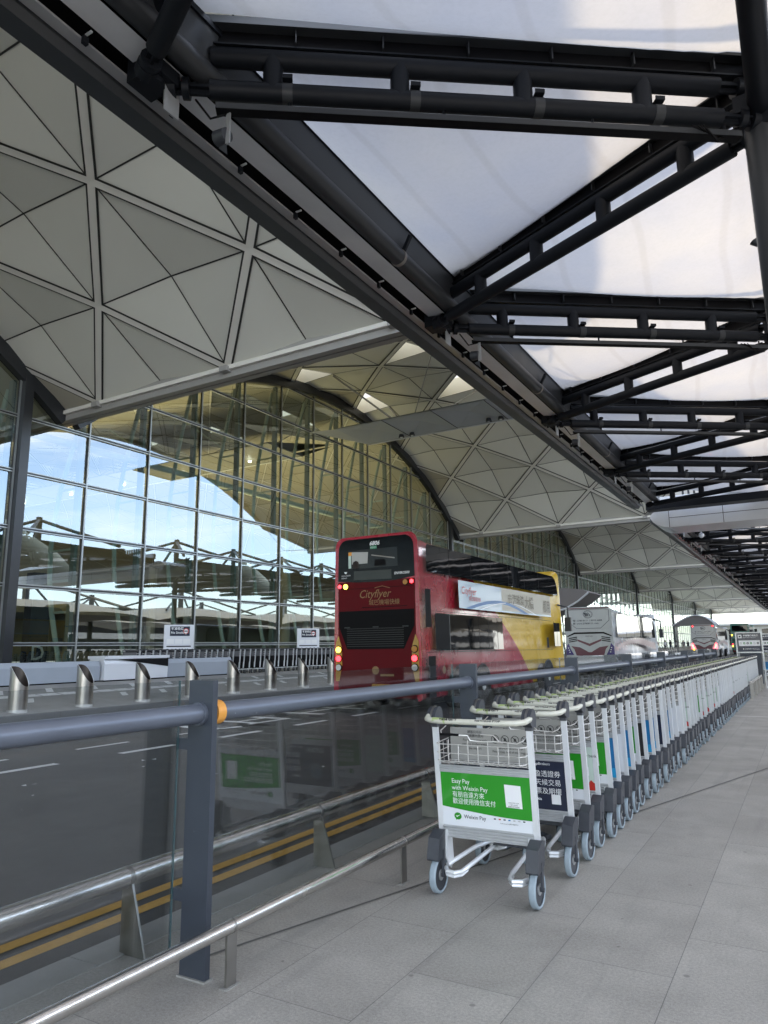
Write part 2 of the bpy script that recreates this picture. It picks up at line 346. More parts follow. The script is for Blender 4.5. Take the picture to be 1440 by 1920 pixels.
# ------------------------------------------------------------------ ground
def sheet(name, pts, m, z=0): 
    b = MB(); b.poly([(x, y, zz if zz is not None else z) for x, y, zz in pts], m); return b.build(name, smooth=False, kind='structure')
RZ = -.15
g = MB(); g.quad((-700, -700, -.25), (900, -700, -.25), (900, 1200, -.25), (-700, 1200, -.25), mat('forecourt_concrete', (.42, .41, .38), .8, var=.2, vscale=.3)); g.build('ground', smooth=False, kind='structure')
g = MB(); g.quad((-15.8, -60, RZ), (-3.14, -60, RZ), (-3.14, 260, RZ), (-15.8, 260, RZ), asphalt_m); g.build('road', smooth=False, kind='structure')
g = MB(); g.box(-2.93, 15, -40, 260, -.2, 0, tiles_m); g.build('pavement', smooth=False, kind='structure')
g = MB()
for i in range(90):
    y = -12+i*1.2*1.5; g.box(-3.14, -2.934, y, y+1.794, -.2, .004, concrete)
g.build('kerb', smooth=False, kind='structure')
g = MB()
for i in range(90):
    y = -12+i*1.8; g.box(-16.0, -15.8, y, y+1.79, -.2, .0, granite_d)
g.build('far_kerb', smooth=False, kind='structure')
def zf(x):                    # height of the far pavement, which climbs towards the hall
    return 0 if x > -16 else min(.46, (-16-x)*.46/4.0)
g = MB()
g.quad((-20, -40, .46), (-16.0, -40, 0), (-16.0, 260, 0), (-20, 260, .46), farpave_m)
g.quad((-24.4, -40, .46), (-20, -40, .46), (-20, 260, .46), (-24.4, 260, .46), farpave_m)
g.build('far_pavement', smooth=False, kind='structure')
# expansion joint running askew over the near pavement
g = MB(); g.quad((-2.60, 2.65, .004), (-2.585, 2.64, .004), (.50, 12.99, .004), (.485, 13.0, .004), mat('joint_steel', (.12, .12, .115), .5, var=.3, vscale=5)); g.build('pavement_joint', smooth=False, kind='structure')
g = MB(); g.quad((-2.03, 15.95, .004), (2.5, 15.95, .004), (2.5, 16.01, .004), (-2.03, 16.01, .004), roadwhite); g.build('pavement_white_line', smooth=False, kind='structure')
# markings
g = MB()
for x0, x1 in ((-3.93, -3.83), (-3.74, -3.64)): g.quad((x0, -20, RZ+.004), (x1, -20, RZ+.004), (x1, 120, RZ+.004), (x0, 120, RZ+.004), yellow_m)
g.build('double_yellow_line', smooth=False, kind='structure')
g = MB()
for k in range(-2, 26):
    y = 5.65+k*2.22
    g.quad((-9.47, y, RZ+.004), (-9.32, y, RZ+.004), (-9.32, y+1.12, RZ+.004), (-9.47, y+1.12, RZ+.004), roadwhite)
    if k < 3: g.quad((-10.5, y, RZ+.004), (-10.4, y, RZ+.004), (-10.4, y+1.05, RZ+.004), (-10.5, y+1.05, RZ+.004), roadwhite)
for k in range(0, 40):
    y = 31+k*3.2; g.quad((-6.9, y, RZ+.004), (-6.8, y, RZ+.004), (-6.8, y+1.6, RZ+.004), (-6.9, y+1.6, RZ+.004), roadwhite)
g.build('lane_dashes', smooth=False, kind='structure')
g = MB(); text_mb(['巴'], g, roadwhite, (-11.95, 11.2, RZ+.005), (1, 0, 0), (0, 1, 0), 1.9, sx=.95)
g2 = MB(); text_mb(['士'], g2, roadwhite, (-11.95, 14.6, RZ+.005), (1, 0, 0), (0, 1, 0), 1.9, sx=.95)
for q, y0, k in ((g, 11.2, 1.55), (g2, 14.6, 1.9)):      # road letters are drawn stretched along the lane
    q.v = [(x, y0+(y-y0)*k, z) for x, y, z in q.v]
g.build('road_lettering', smooth=False, kind='structure'); g2.build('road_lettering', smooth=False, kind='structure')
# pale hatched band on the far pavement
g = MB()
def fz(x): return zf(x)+.006
for k in range(40):
    y = 2+k*.62; g.quad((-18.5, y, fz(-18.5)), (-18.15, y, fz(-18.15)), (-18.15, y+.56, fz(-18.15)), (-18.5, y+.56, fz(-18.5)), roadwhite)
for k in range(14):
    y = 8.5+k*1.5
    for xa, xb in ((-17.9, -17.35), (-19.3, -18.7)):
        g.quad((xa, y+.35, fz(xa)), (xb, y, fz(xb)), (xb, y+.22, fz(xb)), (xa, y+.57, fz(xa)), roadwhite)
g.build('tactile_paving', smooth=False, kind='structure')
# litter on the road
g = MB()
for i in range(14):
    x, y = random.uniform(-8.6, -5.4), random.uniform(4.5, 9); a = random.uniform(0, 6)
    q = random.uniform(.02, .06)
    g.poly([(x+q*math.cos(a+k*2.1+random.uniform(-.4, .4)), y+q*.6*math.sin(a+k*2.1), RZ+.006+.004*k) for k in range(3)], white_p)
tag(g.build('paper_scraps', smooth=False), 'white scraps of paper lying on the dark asphalt near the dashed line', 'litter', kind='stuff')

# ------------------------------------------------------------------ fence between pavement and road
fence = thing('glass_fence', 'long glass fence with grey flat posts and round grey top rail beside the trolleys', 'fence', (-2.46, 2.52, 0))
FX = -2.46
posts_y = [-.55, 2.52]+[2.52+3.05*k for k in range(1, 8)]
def loc_build(mb, name, parent, **k):
    pl = parent.location; mb.v = [(x-pl.x, y-pl.y, z-pl.z) for x, y, z in mb.v]
    return mb.build(name, parent, **k)
for y in posts_y:
    b = MB(); b.box(FX-.075, FX+.075, y-.016, y+.016, -.05, 1.265, fence_m)
    # little worn mortar collar at the foot
    b.box(FX-.082, FX+.082, y-.026, y+.026, 0, .008, concrete)
    loc_build(b, 'post', fence, smooth=False)
for i in range(len(posts_y)-1):
    y0, y1 = posts_y[i]+.017, posts_y[i+1]-.017
    b = MB(); b.tube([(FX, y0, 1.115), (FX, y1, 1.115)], .045, rail_m, 20)
    b.disc((FX, y0+.01, 1.115), .052, 'y', .02, rail_m); b.disc((FX, y1-.01, 1.115), .052, 'y', .02, rail_m)
    r = loc_build(b, 'top_rail', fence)
    if i == 1:
        b = MB(); b.tube([(FX, y0+.03, 1.115), (FX, y0+.085, 1.115)], [.058, .056], orange_m, 20); o = loc_build(b, 'reflector_band', fence)
    b = MB(); b.box(-2.604, -2.594, posts_y[i]+.0, posts_y[i+1]-.02, .06, 1.262, fence_glass)
    loc_build(b, 'glass_panel', fence, smooth=False)
edge_m = mat('glass_edge', (.05, .10, .11), .15, 0, .8)
for y in posts_y[1:]:
    b = MB(); b.box(-2.6045, -2.5935, y-.019, y-.013, .06, 1.262, edge_m); loc_build(b, 'glass_edge', fence, smooth=False)
    
    for zc_ in (.30, .95): b = MB(); b.box(-2.60, FX-.07, y-.012, y+.012, zc_, zc_+.05, fence_m); loc_build(b, 'clamp', fence, smooth=False)
# rail line further on (past the trolleys' far end the fence goes on)
# low stainless rail
low = thing('low_rail', 'low stainless steel pipe rail on thin flat legs in front of the glass fence', 'rail', (-2.27, 2.54, 0))
b = MB(); b.tube([(-2.27, -1.2, .235), (-2.27, 25, .235)], .028, stainless, 18); loc_build(b, 'pipe', low)
for k in range(-2, 14):
    y = 2.54+1.53*k
    b = MB(); b.box(-2.276, -2.264, y-.03, y+.03, 0, .215, stainless_d); b.box(-2.29, -2.25, y-.045, y+.045, 0, .004, concrete); loc_build(b, 'leg', low, smooth=False)
    b = MB(); b.tube([(-2.27, y-.006, .235), (-2.27, y+.006, .235)], .0295, stainless_d, 18); loc_build(b, 'collar', low)
bigr = thing('kerb_barrier_rail', 'thick stainless pipe barrier on leaning plate brackets behind the glass fence', 'barrier', (-2.95, 2.54, 0))
b = MB(); b.tube([(-2.95, -1.5, .335), (-2.95, 26, .335)], .048, stainless, 20); loc_build(b, 'pipe', bigr)
for k in range(-2, 15):
    y = 2.55+1.56*k
    b = MB(); b.prism([(-2.97, .0), (-2.80, .0), (-2.905, .31), (-2.97, .33)], 'y', y-.006, y+.006, stainless_d)
    loc_build(b, 'bracket', bigr, smooth=False)
    b = MB(); b.tube([(-2.95, y-.012, .335), (-2.95, y+.012, .335)], .0495, stainless_d, 20); loc_build(b, 'collar', bigr)

# ------------------------------------------------------------------ luggage trolleys
def build_trolley(ad, first=False, detail=2):
    t = thing('luggage_trolley', 'x', 'trolley')
    for s in (-1, 1):
        b = MB(); b.bar((s*.29, .065, .29), (s*.293, -.0, .965), .034, .022, alu, up=(0, 1, 0)); b.build('post', t, smooth=False)
        # handle end cap: a quarter-round hood
        b = MB(); prof = [(.045, .945), (-.02, .95), (-.055, .975), (-.06, .995), (-.045, 1.022), (-.02, 1.042), (.01, 1.05), (.035, 1.042), (.052, 1.02), (.056, .985)]
        b.prism(prof, 'x', s*.293-.027, s*.293+.027, plast)
        b.prism([(p[0]*1.04-.001, 1.0+(p[1]-1.0)*1.08) for p in prof[3:]]+[(.03, .985), (-.03, .985)], 'x', s*.293-.006, s*.293+.006, stainless_d)
        b.box(s*.293-.02, s*.293+.02, -.018, .022, .93, .955, plast); b.build('handle_cap', t)
        # wheel assembly
        b = MB(); prof = [(.075, .335), (.02, .345), (-.055, .31), (-.085, .20), (-.075, .19), (.01, .20), (.045, .215)]
        b.prism(prof, 'x', s*.293-.034 if s > 0 else s*.293-.036, s*.293+.036, plast)
        b.build('fender', t)
        b = MB(); b.prism([(.10, .335), (.03, .345), (.02, .19), (.085, .12), (.12, .17)], 'x', s*.252-.005, s*.252+.005, alu); b.bar((s*.26, .0, .24), (s*.262, -.0, .10), .012, .03, plast, up=(0, 1, 0)); b.bar((s*.326, -.0, .24), (s*.324, -.0, .10), .012, .03, plast, up=(0, 1, 0))
        b.disc((s*.293, -.0, .10), .012, 'x', .084, plast, 10); b.build('wheel_bracket', t)
        w = MB(); pr = []
        N = 26
        ring = [(-.017, .082), (-.021, .092), (-.014, .0985), (0, .1), (.014, .0985), (.021, .092), (.017, .082)]
        vs = []; fs = []
        for k in range(N):
            a = 2*PI*k/N
            for dx, r in ring: vs.append((s*.293+dx, math.cos(a)*r, .1+math.sin(a)*r))
        M_ = len(ring)
        for k in range(N):
            for j in range(M_-1): fs.append((k*M_+j, k*M_+j+1, ((k+1) % N)*M_+j+1, ((k+1) % N)*M_+j))
        w.add(vs, fs, rubber); wo_ = w.build('wheel', t)
        h = MB(); h.disc((s*.293, 0, .1), .084, 'x', .026, plast, 24); h.disc((s*.293, 0, .1), .03, 'x', .036, alu_d, 14); h.build('hub', wo_)
    # handle bar
    b = MB(); pts = [(-.30, .0, 1.0), (-.312, -.05, .995), (-.30, -.095, .985), (-.26, -.12, .98), (-.2, -.127, .978), (.2, -.127, .978), (.26, -.12, .98), (.30, -.095, .985), (.312, -.05, .995), (.30, .0, 1.0)]
    b.tube(pts, .0165, handle_m, 12)
    hb = b.build('handle_bar', t)
    b = MB(); text_mb(['取消剎車 請勿推下'], b, black_p, (-.2, -.1435, .985), (1, 0, 0), (0, .25, .97), .013, bold=.0006)
    text_mb(['PRESS TO RELEASE  按下行走'], b, black_p, (.02, -.1435, .985), (1, 0, 0), (0, .25, .97), .012, bold=.0005)
    b.build('handle_lettering', hb, smooth=False)
    b = MB(); b.tube([(-.25, -.1205, .981), (-.165, -.1275, .9785)], .0172, mat('lime_band', (.40, .50, .20), .35), 12, cap=False); b.build('lime_band', hb)
    # basket
    b = MB()
    yb, yf = -.055, .15
    def U(z, inset, r=.0026): 
        b.tube([(-.275+inset, yf, z+.01), (-.275+inset, yb+.03, z), (-.255+inset, yb, z), (.255-inset, yb, z), (.275-inset, yb+.03, z), (.275-inset, yf, z+.01)], r, wire_m, 6)
    U(.84, .0, .0032); U(.79, .004); U(.745, .008)
    b.tube([(-.275, .12, .925), (-.24, yb+.02, .915), (-.225, yb-.004, .895), (-.06, yb-.004, .895), (-.045, yb-.004, .868), (.03, yb-.004, .865), (.10, yb-.004, .868), (.13, yb-.004, .868)], .0034, wire_m, 6)
    b.tube([(.02, yb-.004, .905), (.10, yb-.004, .902), (.135, yb-.004, .868), (.235, yb-.004, .862), (.262, yb+.03, .875), (.275, .12, .925)], .0034, wire_m, 6)
    for k in range(9):
        x = -.245+k*.0612
        b.tube([(x, yb, .868 if k % 2 else .84), (x, yb-.001, .745), (x+.028, .02, .722), (x+.034, yf, .725)], .0022, wire_m, 5)
    for y in (.0, .06, .12):
        b.tube([(-.27, y, .84), (-.266, y, .728), (.266, y, .728), (.27, y, .84)], .0022, wire_m, 5)
    bk = b.build('basket', t)
    b = MB(); b.tube([(-.235, yb-.004, .895), (-.115, yb-.004, .896)], .0075, black_mt, 8); b.build('grip_sleeve', bk)
    b = MB(); b.box(-.262, .262, .155, .161, .70, .915, notice_m); nb = b.build('notice_board', t, smooth=False)
    b = MB()
    text_mb(['顧客只可在', '候機樓內使用', 'Passengers may only', 'use this trolley within', 'the airport'], b, black_p, (-.10, .153, .885), (1, 0, 0), (0, 0, 1), .019, 'CENTER')
    text_mb(['請小心照管您的行李', 'Please keep hold of your baggage'], b, black_p, (.125, .153, .80), (1, 0, 0), (0, 0, 1), .017, 'CENTER')
    for k in range(4):
        cx, cz = .03+k*.062, .855
        for q in range(20):
            a0, a1 = 2*PI*q/20, 2*PI*(q+1)/20
            b.quad((cx+.025*math.cos(a0), .1528, cz+.025*math.sin(a0)), (cx+.025*math.cos(a1), .1528, cz+.025*math.sin(a1)), (cx+.0215*math.cos(a1), .1528, cz+.0215*math.sin(a1)), (cx+.0215*math.cos(a0), .1528, cz+.0215*math.sin(a0)), black_p)
        b.quad((cx-.017, .1526, cz+.014), (cx-.014, .1526, cz+.017), (cx+.017, .1526, cz-.014), (cx+.014, .1526, cz-.017), black_p)
        b.quad((cx-.008, .1524, cz-.008), (cx+.010, .1524, cz-.010), (cx+.006, .1524, cz+.008), (cx-.004, .1524, cz+.010), black_p)
    b.build('notice_lettering', nb, smooth=False)
    # advert frame and panel (leans with the posts)
    def py(z): return .065-(z-.29)*.0963-.013
    def Q(x0, x1, z0, z1, off, m, bb):
        bb.quad((x0, py(z0)+off, z0), (x1, py(z0)+off, z0), (x1, py(z1)+off, z1), (x0, py(z1)+off, z1), m)
    def rail(z0, z1, ribs):
        b = MB()
        b.bar((-.276, py((z0+z1)/2)+.008, (z0+z1)/2), (.276, py((z0+z1)/2)+.008, (z0+z1)/2), .018, z1-z0, alu_d)
        for k in range(ribs):
            z = z0+(k+.5)*(z1-z0)/ribs; b.tube([(-.276, py(z), z), (.276, py(z), z)], (z1-z0)/ribs*.34, alu_d, 6)
        b.build('panel_rail', t)
    rail(.300, .368, 4); rail(.672, .712, 3)
    b = MB(); b.add([(-.277, py(.366)+.004, .366), (.277, py(.366)+.004, .366), (.277, py(.674)+.004, .674), (-.277, py(.674)+.004, .674),
                     (-.277, py(.366)+.010, .366), (.277, py(.366)+.010, .366), (.277, py(.674)+.010, .674), (-.277, py(.674)+.010, .674)],
                    [(0,1,2,3),(7,6,5,4),(0,4,5,1),(2,6,7,3),(1,5,6,2),(3,7,4,0)], dict(green=white_ad, navy=navy_ad, blue=blue_ad, pale=pale_ad, lilac=lilac_ad, black=black_p, white=white_ad)[ad])
    pn = b.build('advert_panel', t, smooth=False)
    b = MB(); U_ = (0, -.0958, .9954)
    def at(x, z, off=.0025): return (x, py(z)+off, z)
    if ad == 'green':
        n = 14; top = [at(.277, .6738), at(-.277, .6738)]
        low_ = [at(-.277+.554*k/n, .478-.040*math.sin(k/n*PI*.5)-.002) for k in range(n+1)]
        b.poly(low_+top, green_ad)
        text_mb(['Easy Pay', 'with Weixin Pay', '有朋自遠方來', '歡迎使用微信支付'], b, white_p, at(-.205, .612, .0012), (1, 0, 0), U_, .0365, bold=.0, sx=.92, lh=1.06)
        b.quad(at(.125, .50, .0015), at(.222, .497, .0015), at(.218, .622, .0015), at(.121, .625, .0015), white_p)
        text_mb(['SCAN FOR OUR', 'USER GUIDE', '掃碼查看使用指南'], b, black_p, at(.171, .523, .0005), (1, 0, 0), U_, .0085, 'CENTER')
        # round speech-bubble mark with a tick
        b.poly([at(-.178+.023*math.cos(2*PI*k/22), .424+.020*math.sin(2*PI*k/22), .0012) for k in range(22)], green_ad)
        b.poly([at(-.192, .412, .0012), at(-.180, .408, .0012), at(-.192, .400, .0012)], green_ad)
        b.poly([at(-.192, .427, .0002), at(-.184, .418, .0002), at(-.160, .434, .0002), at(-.183, .4245, .0002)], white_p)
        text_mb(['Weixin Pay'], b, black_p, at(-.140, .414, .001), (1, 0, 0), U_, .033, sx=.9)
        for k in range(7):
            x = .045+k*.029; b.quad(at(x, .425, .001), at(x+.013, .425, .001), at(x+.013, .432, .001), at(x, .432, .001), [black_p, red_ad, black_p, blue_ad, alu_d, alu_d, black_p][k])
        text_mb(['Cards accepted 接受外國銀行卡'], b, black_p, at(.135, .405, .001), (1, 0, 0), U_, .008, 'CENTER')
    elif ad == 'navy':
        text_mb(['盈透證券', ''], b, white_p, at(-.2, .62, .001), (1, 0, 0), U_, .04)
        text_mb(['經盈透證券', '全天候交易', '股票及期權'], b, white_p, at(.03, .575, .001), (1, 0, 0), U_, .043)
        text_mb(['InteractiveBrokers'], b, white_p, at(-.0, .645, .001), (1, 0, 0), U_, .024)
        text_mb(['hk/hkia'], b, white_p, at(.04, .425, .001), (1, 0, 0), U_, .024, bold=.0005)
        b.quad(at(.175, .405, .001), at(.235, .405, .001), at(.235, .465, .001), at(.175, .465, .001), white_p)
        b.poly([at(-.12+.06*math.cos(2*PI*k/26), .48+.06*math.sin(2*PI*k/26), .0012) for k in range(26)], mat('globe_print', (.10, .16, .22), .4))
    elif ad == 'pale':
        b.quad(at(.0, .367, .001), at(.276, .367, .001), at(.276, .42, .001), at(.0, .40, .001), red_ad)
        b.poly([at(.20, .40, .0005), at(.276, .415, .0005), at(.25, .44, .0005), at(.235, .42, .0005), at(.225, .45, .0005)], red_ad)
        text_mb(['the only bank', '在這裡', 'one'], b, black_p, at(.14, .60, .001), (1, 0, 0), U_, .03)
        b.quad(at(.20, .47, .001), at(.24, .47, .001), at(.24, .53, .001), at(.20, .53, .001), white_p)
    elif ad == 'blue':
        b.quad(at(-.276, .366, .001), at(.276, .366, .001), at(.276, .44, .001), at(-.276, .40, .001), mat('blue_print_2', (.02, .32, .62), .35))
        text_mb(['機場快線', 'Airport Express'], b, white_p, at(-.1, .6, .001), (1, 0, 0), U_, .04)
    elif ad == 'lilac':
        text_mb(['Welcome'], b, white_p, at(-.1, .55, .001), (1, 0, 0), U_, .05)
        b.quad(at(.2, .367, .001), at(.276, .367, .001), at(.276, .673, .001), at(.25, .673, .001), white_ad)
    else: text_mb(['歡迎'], b, green_ad if ad == 'white' else white_p, at(-.1, .5, .001), (1, 0, 0), U_, .08)
    b.build('advert_print', pn, smooth=False)
    # chassis
    b = MB()
    for s in (-1, 1):
        b.tube([(s*.250, .01, .14), (s*.222, -.035, .135), (s*.175, -.045, .133), (s*.145, -.01, .135), (s*.135, .06, .145), (s*.115, .45, .17), (s*.10, .80, .16)], .0135, alu, 8)
        b.tube([(s*.250, .035, .15), (s*.235, .10, .16), (s*.21, .35, .175), (s*.155, .62, .175), (s*.10, .80, .16)], .0135, alu, 8)
        b.tube([(s*.250, .01, .122), (s*.222, -.04, .117), (s*.175, -.05, .115), (s*.145, -.01, .117), (s*.138, .06, .127)], .0085, alu, 8)
        b.tube([(-.11, .80, .16), (-.12, .86, .16), (-.07, .90, .16), (.07, .90, .16), (.12, .86, .16), (.11, .80, .16)], .016, plast, 8)
    b.box(-.10, .10, .55, .57, .16, .18, alu); b.box(-.09, .09, .78, .80, .15, .17, alu)
    b.build('chassis', t)
    b = MB(); b.disc((0, .76, .055), .055, 'x', .034, rubber, 18); b.box(-.026, -.02, .73, .79, .05, .15, plast); b.box(.02, .026, .73, .79, .05, .15, plast); b.build('front_wheel', t)
    b = MB(); b.box(-.11, .11, .42, .62, .185, .192, plast); b.build('luggage_plate', t, smooth=False)
    return t
TX = -1.705
kinds = ['green','navy','green','pale','green','blue','lilac','blue','green','black','blue','blue','navy','blue','blue','lilac','white','green','pale','lilac']
ys = [4.02, 4.66, 5.06]
while ys[-1] < 25.2: ys.append(ys[-1]+.318+random.uniform(-.03, .03))
protos = {}
adw = dict(green='green and white', navy='navy blue', blue='bright blue', pale='pale mint', lilac='pale lilac', black='black', white='plain white')
for i, y in enumerate(ys):
    ad = kinds[i] if i < len(kinds) else random.choice(['lilac', 'pale', 'white', 'lilac', 'blue', 'white', 'green', 'pale'])
    if ad not in protos: o = protos[ad] = build_trolley(ad)
    else: o = copy_tree(protos[ad])
    o.location = (TX+random.uniform(-.014, .014) - .0015*(y-4), y, 0); o.rotation_euler = (0, 0, random.uniform(-.022, .022))
    if i == 0: o.rotation_euler = (0, 0, .03)
    where = 'standing alone at the near end of the long row' if i == 0 else 'at the far end of the long row' if i == len(ys)-1 else '%s from the near end of the long row' % ordinal(i+1)
    tag(o, '%s-advert luggage trolley %s' % (adw[ad].replace(' ','-'), where), 'trolley', 'luggage trolleys nested in a long row on the near pavement')
# stray trolleys beyond the sign
for k, y in enumerate((33.0, 33.9, 34.8)):
    o = copy_tree(protos['blue']); o.location = (-1.35+.02*k, y, 0); o.rotation_euler = (0, 0, .02)
    tag(o, 'luggage trolley with blue advert beyond the sign stands, %s of three' % ordinal(k+1), 'trolley', 'luggage trolleys beyond the sign stands')

# far row of trolleys in front of the hall glass: seen side on and small
def far_trolley():
    t = thing('luggage_trolley', 'x', 'trolley')
    b = MB()
    for s in (-1, 1): b.bar((s*.27, .16, .22), (s*.28, -.10, .98), .05, .05, alu_d, up=(0, 1, 0))
    b.build('frame', t, smooth=False)
    b = MB()
    b.tube([(-.29, -.1, 1.0), (-.30, -.2, .98), (.30, -.2, .98), (.29, -.1, 1.0)], .04, plast, 6); b.build('handle_bar', t)
    b = MB()
    for z in (.72, .80, .88): b.tube([(-.26, .18, z), (-.27, -.08, z), (.27, -.08, z), (.26, .18, z)], .006, wire_m, 4)
    b.box(-.25, .25, .12, .17, .70, .92, plast); b.build('basket', t)
    b = MB(); b.box(-.26, .26, .06, .1, .20, .94, black_mt); b.build('back_panel', t, smooth=False)
    b = MB()
    for s in (-1, 1): b.tube([(s*.26, .1, .16), (s*.18, .7, .18), (s*.08, .9, .18)], .018, alu, 6)
    b.build('chassis', t)
    b = MB()
    for x, y in ((-.28, .08), (.28, .08), (0, .85)): b.disc((x, y, .085), .085, 'x', .035, plast, 12)
    b.build('wheel_set', t); return t
ft = None
for k in range(46):
    y = 17.6+k*.33
    ft = o = far_trolley() if ft is None else copy_tree(ft0)
    if k == 0: ft0 = o
    o.location = (-20.75+random.uniform(-.04, .04), y, .46); o.rotation_euler = (0, 0, PI+.55+random.uniform(-.06, .06))
    tag(o, 'silver luggage trolley parked by the hall glass beyond the road, %s from the left' % ordinal(k+1), 'trolley', 'luggage trolleys parked along the hall glass')

# ------------------------------------------------------------------ bollards
def bollard():
    t = thing('bollard', 'x', 'bollard')
    b = MB(); N = 24; r = .215; vs = []; H0, H1 = .62, 1.10
    # tube with an oblique, curved cut at the top
    rows = 8
    def top(a):
        q = (1-math.cos(a-.45))/2           # 0 low lip .. 1 high tip
        return H0+(H1-H0)*math.sin(q*PI/2)**1.3
    for i in range(rows+1):
        for k in range(N):
            a = 2*PI*k/N; z = top(a)*i/rows; vs.append((r*math.cos(a), r*math.sin(a), z))
    fs = [(i*N+k, i*N+(k+1) % N, (i+1)*N+(k+1) % N, (i+1)*N+k) for i in range(rows) for k in range(N)]
    b.add(vs, fs, mat('bollard_steel', (.42, .40, .37), .3, 1., .5, var=.12, vscale=5))
    ri = r-.012; vi = [(ri*math.cos(2*PI*k/N), ri*math.sin(2*PI*k/N), z) for i in range(2) for k in range(N) for z in [(.3 if i == 0 else top(2*PI*k/N))]]
    b.add(vi, [(k, N+k, N+(k+1) % N, (k+1) % N) for k in range(N)], mat('bollard_inside', (.10, .085, .075), .4, .7))
    b.build('shell', t)
    b = MB()
    for k in range(N):
        a0, a1 = 2*PI*k/N, 2*PI*(k+1)/N
        b.quad((r*math.cos(a0), r*math.sin(a0), top(a0)+.001), (r*math.cos(a1), r*math.sin(a1), top(a1)+.001), (ri*math.cos(a1), ri*math.sin(a1), top(a1)+.001), (ri*math.cos(a0), ri*math.sin(a0), top(a0)+.001), alu)
    b.build('rim', t)
    b = MB(); b.disc((0, 0, .045), .221, 'z', .09, mat('foot_band', (.6, .6, .58), .5, .3, var=.2, vscale=12), 24); b.build('foot_band', t)
    return t
by = [6.78, 8.7, 10.62, 12.45, 14.35, 16.25, 18.1, 20.0, 21.9]
while by[-1] < 140: by.append(by[-1]+1.92)
b0 = None
for i, y in enumerate(by):
    o = bollard() if b0 is None else copy_tree(b0)
    if b0 is None: b0 = o
    o.location = (-16.35, y, .0)
    tag(o, 'stainless steel bollard with slanted open top on the far kerb, %s from the left' % ordinal(i+1), 'bollard', 'steel bollards along the far kerb')

# ------------------------------------------------------------------ planters / benches along the hall
def planter(y0, y1, label, z1=1.15, x0=-20.9, x1=-20.0, white=False):
    t = thing('planter_box', label, 'planter', (x1, (y0+y1)/2, .46))
    b = MB(); m = white_m if white else planter_m
    b.prism([(x0, .50), (x1, .50), (x1+.02, z1-.16), (x1-.06, z1), (x0+.06, z1), (x0, z1-.12)], 'y', y0, y1, m); loc_build(b, 'box', t, smooth=False)
    b = MB(); b.box(x0+.06, x1-.06, y0+.06, y1-.06, .46, .50, black_mt); loc_build(b, 'shadow_gap', t, smooth=False)  # recessed strip coloured black as the shadow under the box
    if white:
        b = MB(); b.box(x0-.02, x1+.05, y0-.03, y1+.03, z1, z1+.10, white_m); loc_build(b, 'lid', t, smooth=False)
        b = MB(); b.poly([(x1+.024, y0+.5, z1-.02), (x1+.024, y1, z1-.02), (x1+.026, y1, z1-.30)], black_mt); loc_build(b, 'dark_band', t, smooth=False)
    return t
planter(5.5, 15.75, 'long low grey clad planter at the left end in front of the hall glass', .98+.14)
planter(15.85, 18.55, 'short grey planter box with white lid and dark wedge band', 1.18, x0=-20.7, x1=-19.9, white=True)
planter(18.6, 22.0, 'low grey planter right of the white lidded box', 1.14)

def sign_board(y):
    t = thing('no_smoking_sign', 'no smoking notice board in pale frame, %s one of two before the hall glass' % ('left' if y < 25 else 'right'), 'sign', (-23.0, y, .46), group='no smoking notices before the hall glass')
    b = MB(); w = .62
    b.box(-w, w, -.02, .02, 1.05, 2.05, white_m); b.box(-w, w, -.12, .12, .98, 1.05, alu); b.build('board', t, smooth=False)
    b = MB(); 
    for s in (-1, 1): b.box(s*.5-.03, s*.5+.03, -.03, .03, 0, .98, alu)
    b.build('leg', t, smooth=False)
    b = MB(); b.box(-.38, .44, -.03, -.021, 1.58, 1.98, navy_ad); b.build('blue_plate', t, smooth=False)
    b = MB(); text_mb(['不准吸煙', 'No Smoking'], b, white_p, (-.34, -.033, 1.84), (1, 0, 0), (0, 0, 1), .13, bold=.002)
    b.poly([(.28+.12*math.cos(2*PI*k/20), -.033, 1.78+.12*math.sin(2*PI*k/20)) for k in range(20)], red_ad)
    b.poly([(.28+.09*math.cos(2*PI*k/20), -.035, 1.78+.09*math.sin(2*PI*k/20)) for k in range(20)], white_p)
    b.box(.2, .36, -.038, -.036, 1.76, 1.80, black_p)
    for k in range(3): b.box(-.5+k*.34, -.2+k*.34, -.026, -.022, 1.25, 1.45, white_p)
    b.box(-.5, .5, -.028, -.022, 1.12, 1.17, black_p)
    b.build('lettering', t, smooth=False); t.rotation_euler = (0, 0, R_(55)); return t
sign_board(22.0); sign_board(31.2)

